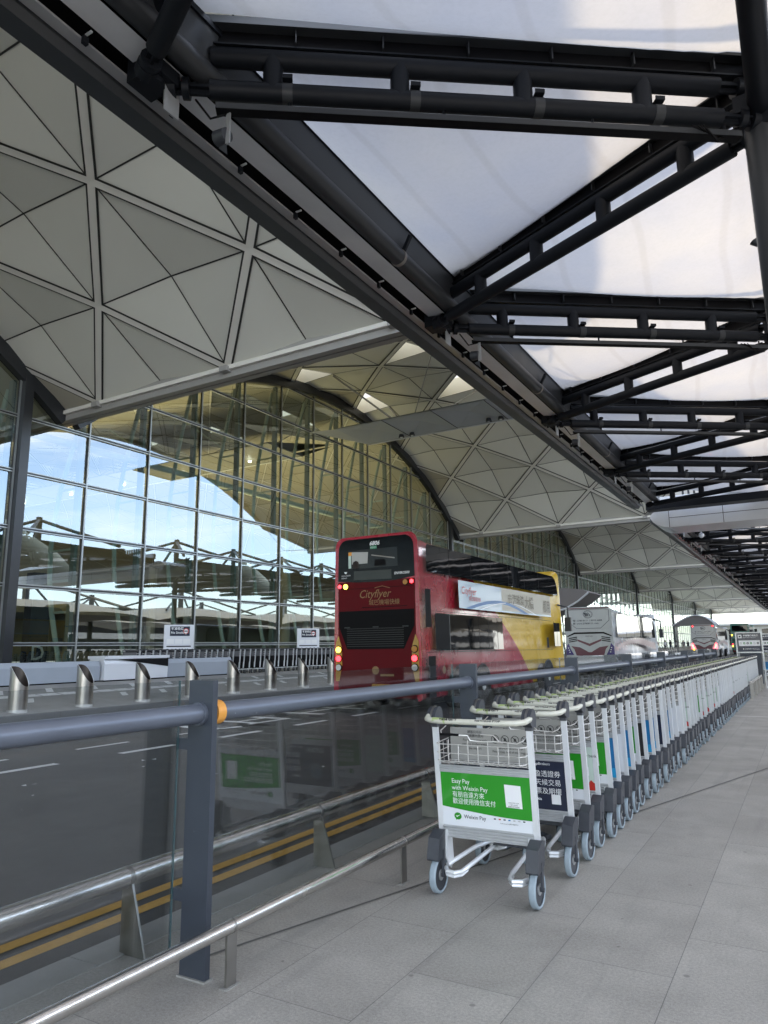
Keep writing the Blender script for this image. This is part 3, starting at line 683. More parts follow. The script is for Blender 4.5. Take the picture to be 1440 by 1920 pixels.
# ------------------------------------------------------------------ airport hall
WX = -24.0; AR = 28.8; ZC = -11.95; TH = R_(38.7); PER = 36.6; YC0 = -1.6
def arc(yc, j, off=0.0): th = (j/6-1)*TH; return yc+(AR+off)*math.sin(th), ZC+(AR+off)*math.cos(th)
def node(yc, i, j, off=0.0):
    y, z = arc(yc, j, off); return Vector((-9.1-3.17*i, y, z))
hall = thing('airport_hall', 'airport hall with row of vaulted grey panelled roofs over a tall glass wall', 'building', (WX, YC0, .46))
def strip(b, p, q, w, n, off, m):
    d = (q-p).normalized(); s = d.cross(n).normalized()*w/2; o = n*off
    b.quad(p-s+o, q-s+o, q+s+o, p+s+o, m)
HOLES = {(3, 7), (5, 7), (7, 7), (9, 7), (11, 7), (13, 7), (15, 7), (17, 7), (19, 7), (1, 7)}
def vault(bi):
    yc = YC0+PER*bi; imax = 20 if -1 <= bi <= 3 else 8
    holes = set()
    for i in range(0, 21):
        if i % 2 == 0: holes.add((i, 7)); holes.add((i, 5))
    b = MB(); top = MB(); sk = MB()
    upv = Vector((0, 0, 1))
    for i in range(-1, imax+1):
        for j in range(0, 13):
            if (i+j) % 2 == 0: continue
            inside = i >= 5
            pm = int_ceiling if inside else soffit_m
            y, z = arc(yc, j); nrm = Vector((0, yc-y, ZC-z)).normalized()
            Cc = node(yc, i, j, .21); nb = [(i+1, j), (i, j+1), (i-1, j), (i, j-1)]
            for k in range(4):
                a, c2 = nb[k], nb[(k+1) % 4]
                if any(q[0] < (0 if q[1] in (0, 12) else -1) for q in (a, c2)) or i < (0 if j in (0, 12) else -1) or max(a[0], c2[0]) > imax or min(a[1], c2[1]) < 0 or max(a[1], c2[1]) > 12: continue
                A, B = node(yc, *a), node(yc, *c2)
                At, Bt, Ct = node(yc, *a, 1.1), node(yc, *c2, 1.1), node(yc, i, j, 1.25)
                hole = (i, j) in holes and k in ((0, 3) if i >= 6 else (3,))
                if hole:
                    # open skylight with cream upstand walls
                    for P, Q, Pt, Qt in ((A, B, At, Bt), (B, Cc, Bt, Ct), (Cc, A, Ct, At)): b.quad(P, Q, Qt, Pt, soffit_m if not inside else int_ceiling)
                    sk.poly([At, Bt, Ct], skylight_m)
                    cen = (A+B+Cc)/3
                    for q in range(1, 4):
                        f0 = q/4; b.quad(A.lerp(At, f0)*.98+cen*.02, B.lerp(Bt, f0)*.98+cen*.02, B.lerp(Bt, f0+.04)*.98+cen*.02, A.lerp(At, f0+.04)*.98+cen*.02, joint_m)
                else:
                    b.poly([A, B, Cc], pm); top.poly([At, Ct, Bt], white_m)
                if inside: strip(b, A, B, .12, nrm, .02, rib_m); strip(b, A, B, .17, nrm, .012, joint_m)
                else: strip(b, A, B, .34, nrm, .012, joint_m); strip(b, A, B, .22, nrm, .03, rib_m)
            for a in nb:
                if a[0] < (0 if a[1] in (0, 12) else -1) or a[0] > imax or a[1] < 0 or a[1] > 12: continue
                strip(b, Cc, node(yc, *a), .018 if inside else .045, nrm, .016, joint_m)
    x1 = -9.1-3.17*imax
    loc_build(b, 'roof_vault', hall, smooth=False); loc_build(top, 'roof_cover', hall, smooth=False); loc_build(sk, 'skylight', hall, smooth=False)
    # eaves beams on both springing lines and the curved tip fascia
    for j, s in ((0, -1), (12, 1)):
        y, z = arc(yc, j); b = MB()
        ya = y+s*.02; yb = y+s*.26
        b.box(x1, -8.75, min(ya, yb)-.12, max(ya, yb)-.02, z-.12, z+.02, rib_m)
        b.box(x1, -8.75, min(ya, yb), max(ya, yb), z-.35, z+.75, beam_m)
        for k in range(0, imax, 2):
            xx = -9.1-3.17*k; b.box(xx-.16, xx+.16, y-.22, y+.22, z-.20, z-.02, beam_m)
        loc_build(b, 'eaves_beam', hall, smooth=False)
    b = MB()
    for q in range(24):
        j0, j1 = q/2, (q+1)/2
        P = []
        for j, o in ((j0, -.06), (j1, -.06), (j1, 1.2), (j0, 1.2)): y, z = arc(yc, j, o); P.append((y, z))
        def tx(j): return -9.1+3.17*min(1, j, 12-j)
        b.add([(tx(j0)+.3, *P[0]), (tx(j1)+.3, *P[1]), (tx(j1)+.3, *P[2]), (tx(j0)+.3, *P[3])]+[(tx(j0)-.1, *P[0]), (tx(j1)-.1, *P[1]), (tx(j1)-.1, *P[2]), (tx(j0)-.1, *P[3])], [(0,1,2,3),(7,6,5,4),(0,4,5,1),(2,6,7,3)], beam_m)
    loc_build(b, 'tip_fascia', hall)
def ztop(y):
    bi = round((y-YC0)/PER); yc = YC0+PER*bi; d = min(abs(y-yc), 18.2)
    return ZC+math.sqrt((AR-.30)**2-d*d)
MZ0 = 17.7
def glass_wall(bi):
    yc = YC0+PER*bi; near = -1 <= bi <= 3
    b = MB(); N = 36; prof = ((-.42, -.18), (.10, -.18), (.10, .16), (-.42, .16))
    vs = []
    for q in range(N+1):
        th = (q/N*2-1)*TH*1.012
        for ro, xo in prof: vs.append((WX+.12+xo, yc+(AR-.04+ro)*math.sin(th), ZC+(AR-.04+ro)*math.cos(th)))
    b.add(vs, [(q*4+k, q*4+(k+1) % 4, (q+1)*4+(k+1) % 4, (q+1)*4+k) for q in range(N) for k in range(4)]+[(0,1,2,3), (N*4+3, N*4+2, N*4+1, N*4)], frame_blk)
    ye = yc+18.3
    b.box(WX-.1, WX+.32, ye-2.0, ye-1.66, .46, ztop(ye-1.8)+.1, frame_blk)
    gw = loc_build(b, 'glass_wall', hall)
    off = Vector(gw.location)+hall.location
    def lb(mb, name, **k):
        mb.v = [(x-off.x, y-off.y, z-off.z) for x, y, z in mb.v]; return mb.build(name, gw, **k)
    ks = [k for k in range(-20, 80) if yc-18.3 <= MZ0+3.04*k < yc+18.3]
    for k in ks:
        y0, y1 = MZ0+3.04*k, MZ0+3.04*(k+1)
        if near:
            n = 6; up = [(WX, y1-(y1-y0)*q/n, ztop(y1-(y1-y0)*q/n)) for q in range(n+1)]
            yv = yc+18.3
            if y0 < yv < y1: up = sorted(up+[(WX, yv, ztop(yv-.01))], key=lambda p: -p[1])
            p = MB(); p.poly([(WX, y0, .46), (WX, y1, .46)]+up, facade_glass); lb(p, 'glass_pane', smooth=False)
        zt = ztop(y0)
        m = MB(); m.box(WX+.02, WX+.10, y0-.03, y0+.03, .46, zt, mullion_m)
        m.box(WX+.015, WX+.05, y0-.055, y0+.055, .46, zt, frame_blk)
        lb(m, 'mullion', smooth=False)
        if near and bi >= 0:
            m = MB(); m.box(WX-.55, WX-.30, y0-.07, y0+.07, .46, zt-.1, mull_dark); lb(m, 'inner_column', smooth=False)
            m = MB(); zz = [.5+(zt-.9)*q/8 for q in range(9)]
            m.tube([(WX-.65-1.25*math.sin(PI*q/8), y0, zz[q]) for q in range(9)], .095, bow_m, 10)
            for q in (2, 3, 4, 5, 6): m.bar((WX-.5, y0, zz[q]), (WX-.65-1.25*math.sin(PI*q/8), y0, zz[q]), .05, .09, bow_m)
            lb(m, 'bow_truss')
    if not near:
        n = 24; up = [(WX, yc+18.3-36.6*q/n, ztop(yc+18.25-36.5*q/n)) for q in range(n+1)]
        p = MB(); p.poly([(WX, yc-18.3, .46), (WX, yc+18.3, .46)]+up, facade_glass); lb(p, 'glass_pane', smooth=False)
    m = MB()
    for q in range(0, 9):
        z = 1.72+2.05*q; rr = AR-.34
        if z > ztop(yc)-.1: continue
        d = 18.3 if z < ztop(yc+18.2) else math.sqrt(max(0, rr*rr-(z-ZC)**2))
        for dz in (-.05, .05): m.box(WX+.015, WX+.085, yc-d, yc+d, z+dz-.018, z+dz+.018, mullion_m)
        m.box(WX+.01, WX+.04, yc-d, yc+d, z-.03, z+.03, frame_blk)
    lb(m, 'transom', smooth=False)
for bi in range(-1, 7): vault(bi); glass_wall(bi)
# hall interior
b = MB(); b.quad((-74, -40, .47), (WX-.05, -40, .47), (WX-.05, 240, .47), (-74, 240, .47), mat('hall_floor', (.30, .29, .27), .25, var=.05)); loc_build(b, 'hall_floor', hall, smooth=False)
b = MB(); bw = mat('hall_wall', (.34, .33, .28), .6, var=.1, vscale=.2)
b.quad((-73.9, -40, .5), (-73.9, 240, .5), (-73.9, 240, 16), (-73.9, -40, 16), bw)
b.box(-74, -60, -40, 240, 5.0, 5.5, bw)
loc_build(b, 'back_wall', hall, smooth=False)
b = MB()
for k in range(-1, 5):
    y = YC0+PER*k+18.3; b.quad((-74, y, 10.3), (WX-.6, y, 10.3), (WX-.6, y, 10.9), (-74, y, 10.9), beam_m)
loc_build(b, 'valley_wall', hall, smooth=False)
for k in range(0, 4):
    for xx in (-42, -60):
        b = MB(); b.tube([(xx, YC0+PER*k-18.3, .47), (xx, YC0+PER*k-18.3, 10.6)], .45, mat('hall_column', (.55, .56, .52), .5), 16); loc_build(b, 'hall_column', hall)
b = MB(); b.tube([(-26.4, -30, 10.2), (-26.4, 120, 10.2)], .17, bow_m, 12); loc_build(b, 'tie_tube', hall)
for k in range(0, 4):          # crown struts inside and out carrying the reflector wings
    yc = YC0+PER*k; b = MB()
    for i in range(1, 16, 2):
        x = -9.1-3.17*i
        if abs(x-WX) < 2: continue
        for j in (5, 7):
            y, z = arc(yc, j); b.tube([(x-3.17, y, z+.1), (x, yc, 13.75)], .055, bow_m if x < WX else beam_m, 6)
            b.tube([(x+3.17, y, z+.1), (x, yc, 13.75)], .03, beam_m, 6)
    loc_build(b, 'crown_strut', hall)
    if k < 3:
        for (xa, xb, tip) in ((-21.6, -9.7, True), (-70, -26.5, False)):
            b = MB(); n = 4 if tip else 9; wz = 13.5; m = planter_m if tip else mat('inner_wing', (.22, .22, .20), .5)
            wd = mat('wing_panel', (.46, .49, .52), .45, .2, var=.05)
            yk = yc+.2
            for q in range(n):
                u0, u1 = xa+(xb-xa)*q/n, xa+(xb-xa)*(q+1)/n; um = (u0+u1)/2
                near_y = yc-3.2
                mm = wd if tip else m
                b.poly([(u0, yk, wz), (u1, yk, wz), (um, yk-1.7, wz+.22)], mm)
                b.poly([(u0, yk, wz), (um, yk-1.7, wz+.22), (u0, near_y, wz+.05)], mm)
                b.poly([(u1, yk, wz), (u1, near_y, wz+.05), (um, yk-1.7, wz+.22)], mm)
                b.poly([(u0, near_y, wz+.05), (um, yk-1.7, wz+.22), (u1, near_y, wz+.05)], mm)
                b.quad((u0, yk, wz), (u1, yk, wz), (u1, yc+3.6, wz+1.5), (u0, yc+3.6, wz+1.5), mm)
                b.quad((u0, near_y, wz+.10), (u1, near_y, wz+.10), (u1, yc+3.6, wz+1.6), (u0, yc+3.6, wz+1.6), mm)
                b.tube([(u1, yk, wz-.01), (u1, near_y, wz+.04)], .02, joint_m, 4)
            if tip: b.poly([(xa, yk, wz), (xa, near_y, wz+.05), (xa-1.6, near_y-.4, wz+.05)], wd)
            b.tube([(xa, yk, wz-.02), (xb, yk, wz-.02)], .05, white_m, 6)
            w = loc_build(b, 'reflector_wing', hall, smooth=False)
            if tip:
                for u in (-19.0, -18.3, -13.6, -12.9):
                    s = MB(); s.disc((u, yk-.5, wz-.02), .17, 'z', .18, plast, 14, .12); s.disc((u, yk-.5, wz-.10), .08, 'z', .06, white_p, 12)
                    s.v = [(x-hall.location.x, y-hall.location.y, z-hall.location.z) for x, y, z in s.v]; s.build('spotlight', w)
            else:
                for q in range(6):
                    u = -30-6*q; s = MB(); s.disc((u, yk-1, wz-.05), .10, 'z', .08, mat('lamp_lit', (1, .95, .85), emit=(1, .93, .8), es=3), 12)
                    s.v = [(x-hall.location.x, y-hall.location.y, z-hall.location.z) for x, y, z in s.v]; s.build('spotlight', w)
# warm uplighters of the hall
for k in range(-1, 4):
    for xx in (-34, -52):
        ld = bpy.data.lights.new('hall_uplight', 'AREA'); ld.energy = (430 if xx == -34 else 170) if k == 1 else 90; ld.size = 14; ld.color = (1, .77, .42); ld.shape = 'SQUARE'
        lo = bpy.data.objects.new('hall_uplight', ld); C.objects.link(lo); lo.location = (xx, YC0+PER*k, 6.5); lo.rotation_euler = (PI, 0, 0)
# counters and boxes inside, near the glass
cnt = [(-30, 13.5, 6, 'long tan counter behind the glass at left'), (-30, 24, 5, 'grey counter behind the glass under the left notice board'), (-31, 38, 7, 'dark counter behind the glass beyond the trolleys')]
for x, y, L, lab in cnt:
    t = thing('check_in_counter', lab, 'counter', (x, y, .47), group='counters inside the hall')
    b = MB(); b.box(-.5, .5, -L/2, L/2, 0, 1.0, mat('counter_wood', (.32, .24, .16), .5, var=.2)); b.build('counter_body', t, smooth=False)
    b = MB(); b.box(-.55, .6, -L/2-.05, L/2+.05, 1.0, 1.05, granite_d); b.build('counter_top', t, smooth=False)
t = thing('gate_banner', 'tall dark blue banner column with white letter D behind the glass', 'banner', (-29, 19.4, .47))
b = MB(); b.box(-.25, .25, -.45, .45, 0, 4.4, navy_ad); b.build('column', t, smooth=False)
b = MB(); text_mb(['D'], b, white_p, (.26, -.35, .65), (0, 1, 0), (0, 0, 1), .9, bold=.01); b.build('letter', t, smooth=False)
# entrance canopies of the hall further along
t = thing('entrance_canopy', 'curved grey entrance canopy with white lower rim ending in a tip behind the double decker', 'canopy', (-15.3, 52, 0))
b = MB(); prof = [(-3.2, 3.2), (.25, 4.1), (1.2, 4.6), (2.0, 5.2), (1.6, 5.42), (.3, 5.6), (-3.2, 5.55)]
b.prism(prof, 'y', 0, 4, mat('canopy_end', (.20, .19, .19), .6)); b.build('shell', t)
b = MB(); b.tube([(x, -.03, z-.02) for x, z in prof[:4]], .07, white_m, 6); b.build('rim', t)
b = MB(); b.tube([(-2.6, 2, 0), (-2.6, 2, 3.3)], .1, stainless_d, 8); b.build('support_post', t)
for (xc, y, w, zz, lab) in ((-11.2, 90, 4.6, 3.5, 'curved grey entrance canopy with white rim behind the second coach'),):
    t = thing('entrance_canopy', lab, 'canopy', (xc, y, 0))
    n = 16; arcp = [(-w/2+w*q/n, zz+1.15*math.sin(PI*(q/n)**1.25)**.8) for q in range(n+1)]
    b = MB(); 
    for q in range(n):
        (x0, z0), (x1, z1) = arcp[q], arcp[q+1]
        b.quad((x0, 0, z0), (x1, 0, z1), (x1, 5, z1), (x0, 5, z0), planter_m); b.quad((x0, 0, z0+.08), (x1, 0, z1+.08), (x1, 5, z1+.08), (x0, 5, z0+.08), planter_m)
    b.poly([(x, .02, z) for x, z in arcp], mat('canopy_end', (.30, .30, .30), .6)); b.build('shell', t)
    b = MB(); b.tube([(x, -.02, z+.04) for x, z in arcp], .07, white_m, 6); b.build('rim', t)
    b = MB(); b.tube([(-w/2+.3, 1, 0), (-w/2+.3, 1, zz+.3)], .09, stainless_d, 8); b.tube([(w/2-.3, 4.5, 0), (w/2-.3, 4.5, zz)], .09, stainless_d, 8); b.build('support_post', t)
# ------------------------------------------------------------------ canopy over the near pavement
NX, RX, P_ = -5.82, .21, 7.5
ZL, ZU, ZF, ZM = 7.885, 8.335, 8.50, 8.73
def lerp3(a, b, t): return Vector(a)*(1-t)+Vector(b)*t
def truss(A, B, tray, t0=.075, t1=.925, z0off=0):
    b = MB(); A, B = Vector((*A, 0)), Vector((*B, 0)); d = (B-A).normalized(); L = (B-A).length; s = Vector((-d.y, d.x, 0))
    for z, r in ((ZL, .116), (ZU, .116)):
        up = Vector((0, 0, z))
        b.tube([A+(B-A)*t0+up, A+(B-A)*t1+up], r, steel_dark, 18)
        for ta, tb in ((0, t0), (t1, 1)):
            b.bar(A+(B-A)*ta+up, A+(B-A)*tb+up, .04, .16, steel_dark); b.bar(A+(B-A)*ta+up, A+(B-A)*tb+up, .14, .035, steel_dark)
            m_ = A+(B-A)*((ta+tb)/2)+up; b.tube([m_-d*.04, m_+d*.04], .125, steel_dark, 14)
        for e in (A+(B-A)*.0, A+(B-A)*.978): b.tube([e+up, e+d*L*.022+up], .13, steel_dark, 14)
    n = 4 
    for k in range(n):
        t = t0+(t1-t0)*(.115+.242*k); p = A+(B-A)*t; b.tube([p+Vector((0, 0, ZL)), p+Vector((0, 0, ZU))], [.118, .118], steel_dark, 14)
        if tray:
            p = A+(B-A)*(t+.024); u = Vector((0, 0, ZL))
            b.tube([p+u-d*.06, p+u+d*.06], .121, steel_mid, 18)
            q = p+u-s*.06+Vector((0, 0, .135)); b.bar(q-d*.06, q+d*.06, .11, .02, steel_dark); b.bar(q-d*.06-s*.05+Vector((0, 0, .02)), q+d*.06-s*.05+Vector((0, 0, .02)), .012, .05, steel_dark)
    # I-section carrying the film
    b.bar(A+Vector((0, 0, (ZF+ZM)/2-.02)), B+Vector((0, 0, (ZF+ZM)/2-.02)), .02, ZM-ZF-.03, black_mt)  # web coloured black: shade of the recess put into the colour
    b.bar(A+Vector((0, 0, ZM-.02)), B+Vector((0, 0, ZM-.02)), .22, .022, steel_mid)
    b.bar(A+Vector((0, 0, ZF-.01)), B+Vector((0, 0, ZF-.01)), .12, .02, steel_dark)
    for sg in (-1, 1): b.bar(A+s*sg*.12+Vector((0, 0, ZM+.01)), B+s*sg*.12+Vector((0, 0, ZM+.01)), .05, .10, steel_mid)
    k = 0
    while k*1.05+.5 < L:
        p = A+d*(k*1.05+.5); b.bar(p-s*.09+Vector((0, 0, (ZF+ZM)/2)), p+s*.09+Vector((0, 0, (ZF+ZM)/2)), .015, ZM-ZF-.05, steel_mid); k += 1
    if tray:
        tz = 7.60; a_, b_ = A+(B-A)*.085, A+(B-A)*.955
        b.bar(a_+Vector((0, 0, tz)), b_+Vector((0, 0, tz)), .13, .012, black_mt); 
        for sg in (-1, 1): b.bar(a_+s*sg*.065+Vector((0, 0, tz+.035)), b_+s*sg*.065+Vector((0, 0, tz+.035)), .012, .075, steel_mid if sg < 0 else steel_dark)
        for q in (.2, .45, .7, .93): p = A+(B-A)*q; b.bar(p+Vector((0, 0, tz+.05)), p+Vector((0, 0, ZL-.10)), .03, .03, steel_dark, up=(0, 1, 0))
    return b
def film(a, b_, c, sag=.42, N=16):
    g = MB(); a, b_, c = Vector(a), Vector(b_), Vector(c); idx = {}; vs = []
    for i in range(N+1):
        for j in range(N+1-i):
            k = N-i-j; u, v, w = i/N, j/N, k/N
            q = 27*u*v*w; p = a*u+b_*v+c*w; p.z -= sag*q**.62
            p.z -= .02*math.sin(9*u+4*v)*min(1, q*2)
            idx[i, j] = len(vs); vs.append(p)
    fs = []
    for i in range(N):
        for j in range(N-i):
            fs.append((idx[i, j], idx[i+1, j], idx[i, j+1]))
            if i+j < N-1: fs.append((idx[i+1, j], idx[i+1, j+1], idx[i, j+1]))
    g.add(vs, fs, membrane_m); return g
def canopy(name_label, ya, bays, near):
    cn = thing('membrane_canopy', name_label, 'canopy', (RX, ya, 0), group='film roofed canopies over the near pavement')
    y_end = ya+P_*bays; L = P_*bays
    def lb(mb, name, par=cn, **k): return mb.build(name, par, **k)       # meshes are given in the canopy's own frame
    ox = -RX
    # --- eaves, extruded along the canopy
    b = MB()
    b.prism([(-6.72+ox, 7.98), (-6.66+ox, 7.90), (-6.33+ox, 7.84), (-6.27+ox, 7.93), (-6.30+ox, 8.20), (-6.72+ox, 8.20)], 'y', -.6, L+.3, steel_mid); lb(b, 'eaves_fascia')
    b = MB(); b.box(-6.25+ox, -6.11+ox, -.6, L+.3, 7.955, 7.985, mat('lip_plate', (.42, .43, .44), .35, .2, var=.1)); lb(b, 'lip_plate', smooth=False)
    b = MB(); b.box(-6.3+ox, -5.5+ox, -.6, L+.3, 8.16, 8.18, black_mt)
    for k in range(int(L/1.25)):
        y = k*1.25+.4; b.box(-6.11+ox, -6.06+ox, y-.03, y+.03, 7.90, 7.99, steel_dark); b.box(-6.08+ox, -5.98+ox, y-.012, y+.012, 8.0, 8.02, alu)
    lb(b, 'gap_clip_rail', smooth=False)
    b = MB(); b.quad((-5.98+ox, -.6, 8.06), (-5.98+ox, L+.3, 8.06), (-5.58+ox, L+.3, 8.00), (-5.58+ox, -.6, 8.00), gutter_m); b.quad((-5.98+ox, -.6, 8.06), (-5.98+ox, L+.3, 8.06), (-5.98+ox, L+.3, 8.3), (-5.98+ox, -.6, 8.3), gutter_m)
    lb(b, 'gutter', smooth=False)
    b = MB(); b.tube([(-5.44+ox, -.6, 8.10), (-5.44+ox, L+.3, 8.10)], .145, steel_mid, 18); lb(b, 'edge_tube')
    b = MB(); b.quad((-5.36+ox, -.6, 8.2), (-5.36+ox, L+.3, 8.2), (-5.30+ox, L+.3, 8.62), (-5.30+ox, -.6, 8.62), steel_mid); b.box(-5.34+ox, -5.27+ox, -.6, L+.3, 8.62, 8.70, steel_dark); lb(b, 'edge_plate', smooth=False)
    b = MB(); b.tube([(0, -.6, 8.02), (0, L+.6, 8.02)], .145, steel_dark, 20); b.tube([(0, -.6, 8.55), (0, L+.6, 8.55)], .12, steel_dark, 12); lb(b, 'spine_tube')
    for k in range(bays+1):
        y = k*P_+5.0
        if y < L: b = MB(); b.tube([(-5.44+ox, y-.035, 8.10), (-5.44+ox, y+.035, 8.10)], .155, mat('strap', (.22, .20, .18), .5), 18); b.bar((-5.34+ox, y, 8.2), (-5.2+ox, y, 8.45), .06, .06, steel_dark); lb(b, 'strap')
    mA = truss((NX+ox, 0), (0, 4.30), True); mB = truss((0, 4.5), (NX+ox, 7.25), False, .06, .94)
    eA = lb(mA, 'truss_beam'); eB = lb(mB, 'truss_beam')
    M1 = lb(film((-5.28+ox, .42, ZM-.1), (-.10, 4.40, ZM), (-5.28+ox, 7.05, ZM-.1)), 'film_panel')
    M2 = lb(film((-.04, 4.62, ZM), (-5.50+ox, 7.42, ZM-.02), (-.04, 11.74, ZM)), 'film_panel')
    M3 = lb(film((10.9, .3, ZM-.1), (.15, 4.42, ZM), (10.9, 7.3, ZM-.1), N=8), 'film_panel')  # this and the next: unseen outer films, widened to shade the ground
    M4 = lb(film((.15, 4.8, ZM), (10.9, 7.5, ZM-.05), (.15, 11.6, ZM), N=8), 'film_panel')
    sA = MB(); sA.tube([(0, 4.3, ZL), (11.5, 0, ZL)], .15, steel_dark, 8); sA.tube([(0, 4.3, ZU), (11.5, 0, ZU)], .15, steel_dark, 8); sB = lb(sA, 'truss_beam')
    sA = MB(); sA.tube([(0, 4.5, ZL), (11.5, 7.4, ZL)], .15, steel_dark, 8); sA.tube([(0, 4.5, ZU), (11.5, 7.4, ZU)], .15, steel_dark, 8); sC = lb(sA, 'truss_beam')
    nd = MB()                                               # node hardware
    nd.tube([(NX+ox+.02, -.16, ZL-.12), (NX+ox+.02, -.16, ZU+.2)], .14, steel_dark, 14); nd.box(NX+ox-.25, NX+ox+.22, -.30, .06, ZL-.05, ZL+.25, steel_dark)
    N1 = lb(nd, 'node_casting')
    nd = MB(); nd.box(NX+ox+.10, NX+ox+.12, -.06, .16, ZL-.38, ZL+.18, alu_d); nd.box(NX+ox+.085, NX+ox+.10, 0, .10, ZL+.12, ZL+.17, black_mt); pl = lb(nd, 'node_plate', smooth=False)
    lp = MB()
    px, py, pz = NX+ox+.62, .47, 7.55
    lp.box(px-.03, px+.03, py-.02, py+.0, pz-.36, pz+.12, alu_d); lp.tube([(px-.02, py, pz-.22), (px-.18, py+.02, pz-.20)], [.085, .10], plast, 12); lp.poly([(px, py-.03, pz-.36), (px+.02, py-.03, pz-.52), (px-.12, py-.03, pz-.38)], plast)
    lp.tube([(px-.35, py-.2, 7.8), (px-.2, py-.1, 7.55), (px, py, 7.6), (px+.02, py, 7.7)], .014, black_mt, 6)
    lpo = lb(lp, 'floodlight')
    nd = MB(); nd.tube([(0, 4.4, ZL-.25), (0, 4.4, ZU+.3)], .19, steel_dark, 16); nd.box(-.3, .3, 4.05, 4.75, ZL+.05, ZL+.28, steel_dark); N2 = lb(nd, 'node_casting')
    cb = MB()
    for q in range(3): cb.tube([(-.75+q*.06, 3.62+q*.03, 7.66), (-.5, 3.9, 7.60-.04*q), (-.25, 4.15, 7.8), (-.1, 4.3, 8.1)], .012, black_mt, 5)
    cbo = lb(cb, 'cable')
    ms = MB(); ms.tube([(0, 4.4, 8.9), (0, 4.4, 11.3)], .22, steel_mid, 12)
    for (xx, yy) in ((-5.5, 0), (-5.5, 7.3), (5.5, 0), (5.5, 7.3)): ms.tube([(0, 4.4, 11.1), (xx, yy, 9.0)], .12, steel_mid, 8)
    mso = lb(ms, 'mast')
    co = MB(); co.tube([(0, 4.4, 0), (0, 4.4, 7.9)], .22, steel_mid, 16); coo = lb(co, 'column')
    protos_ = [eA, eB, M1, M2, M3, M4, sB, sC, N1, pl, lpo, N2, cbo, mso, coo]
    for k in range(1, bays):
        for o in protos_:
            if o is coo and k % 2: continue
            if o is mso and k % 1: continue
            c = o.copy(); C.objects.link(c); c.parent = cn; c.location = (0, k*P_, 0)
    coo.location = (0, 0, 0)
    return cn
cn1 = canopy('dark steel canopy with translucent film panels overhead, near section', 4.96-P_*2, 6, True)
cn2 = canopy('dark steel canopy with film panels, far section beyond the white box', 41.0, 16, False)
# white box (link bridge) between the two canopy sections
t = thing('white_link_box', 'long white clad box with rounded nose spanning under the canopy between its two sections', 'bridge', (2, 38.6, 7.2))
def lbx(mb, name, **k): 
    mb.v = [(x-2, y-38.6, z-7.2) for x, y, z in mb.v]; return mb.build(name, t, **k)
b = MB(); b.box(-5.40, 14, 38.1, 40.6, 7.26, 7.735, white_m); b.box(-5.40, 14, 38.1, 40.6, 7.76, 8.24, white_m); b.box(-5.40, 14, 38.13, 40.5, 7.7, 7.8, black_mt)
lbx(b, 'cladding', smooth=False)
b = MB(); nose = [(-5.42, 7.26), (-5.7, 7.30), (-5.98, 7.42), (-6.2, 7.60), (-6.32, 7.80), (-6.33, 7.90), (-6.2, 8.06), (-5.95, 8.18), (-5.7, 8.24), (-5.42, 8.24)]
b.prism(nose, 'y', 38.1, 40.6, white_m); lbx(b, 'nose')
b = MB()
for x in (-5.41, -2.9, -.4, 2.1, 4.6): b.box(x-.012, x+.012, 38.094, 38.10, 7.26, 8.24, black_mt)
b.box(-5.4, 14, 38.095, 38.1, 7.738, 7.758, black_mt); lbx(b, 'joint', smooth=False)
b = MB(); b.box(-6.2, 12, 36.4, 37.2, 7.95, 8.3, steel_dark); b.box(-6.0, 12, 37.25, 37.5, 8.3, 8.7, white_m); 
for k in range(40): b.box(-4.6+k*.26, -4.5+k*.26, 37.3, 37.4, 8.4, 9.2, steel_mid)
lbx(b, 'end_beam', smooth=False)
t = thing('dome_camera', 'small white dome camera hanging under the far canopy section', 'camera', (-4.45, 42.6, 7.4))
b = MB(); b.tube([(0, 0, .25), (0, 0, .1), (0, 0, .0), (0, 0, -.12), (0, 0, -.2)], [.03, .05, .16, .15, .05], white_m, 14); b.build('housing', t)
t = thing('wall_hook_lamp', 'curved pale pipe with dark flared end hanging below the canopy at the right edge', 'fitting', (.02, 10.9, 7.0))
b = MB(); b.tube([(.35, .3, .25), (.2, .1, .0), (.05, 0, .02), (-.02, -.0, .10)], .025, handle_m, 8); b.build('pipe', t)
b = MB(); b.tube([(-.02, 0, .08), (-.06, 0, .16)], [.03, .07], plast, 12); b.build('flare', t)
# opposite low vaulted roofs on masts, seen only mirrored in the hall glass
def opp(y, x0):
    t = thing('shell_roof_pavilion', 'low curved roof shell on a mast across the car park, mirrored in the hall glass', 'pavilion', (x0+7, y, 0), group='shell roof pavilions mirrored in the hall glass')
    b = MB(); N = 12; vs = []
    for i in range(N+1):
        for j in range(N+1):
            u, v = i/N*2-1, j/N*2-1
            vs.append((u*8, v*11, 7.0-1.6*u*u-1.4*v*v+.9*abs(u*v)))
    fs = [(i*(N+1)+j, (i+1)*(N+1)+j, (i+1)*(N+1)+j+1, i*(N+1)+j+1) for i in range(N) for j in range(N)]
    b.add(vs, fs, mat('shell_roof', (.30, .27, .20), .5, var=.15, vscale=.4)); b.build('shell', t)
    b = MB(); b.tube([(0, 0, 0), (0, 0, 9.6)], .35, steel_mid, 10)
    for sx in (-1, 1):
        for sy in (-1, 1): b.tube([(0, 0, 9.3), (sx*6, sy*8, 6.2)], .13, steel_mid, 6)
    b.build('mast', t)
    return t
o0 = opp(2, 16)
for k in range(0, 6):
    for m_ in range(2):
        if k == 0 and m_ == 0: continue
        c = copy_tree(o0); c.location = (23+18*m_, 2+k*22, 0)
t = thing('car_park_block', 'long low grey building beyond the shell roofs, mirrored in the hall glass', 'building', (75, 60, 0))
b = MB()
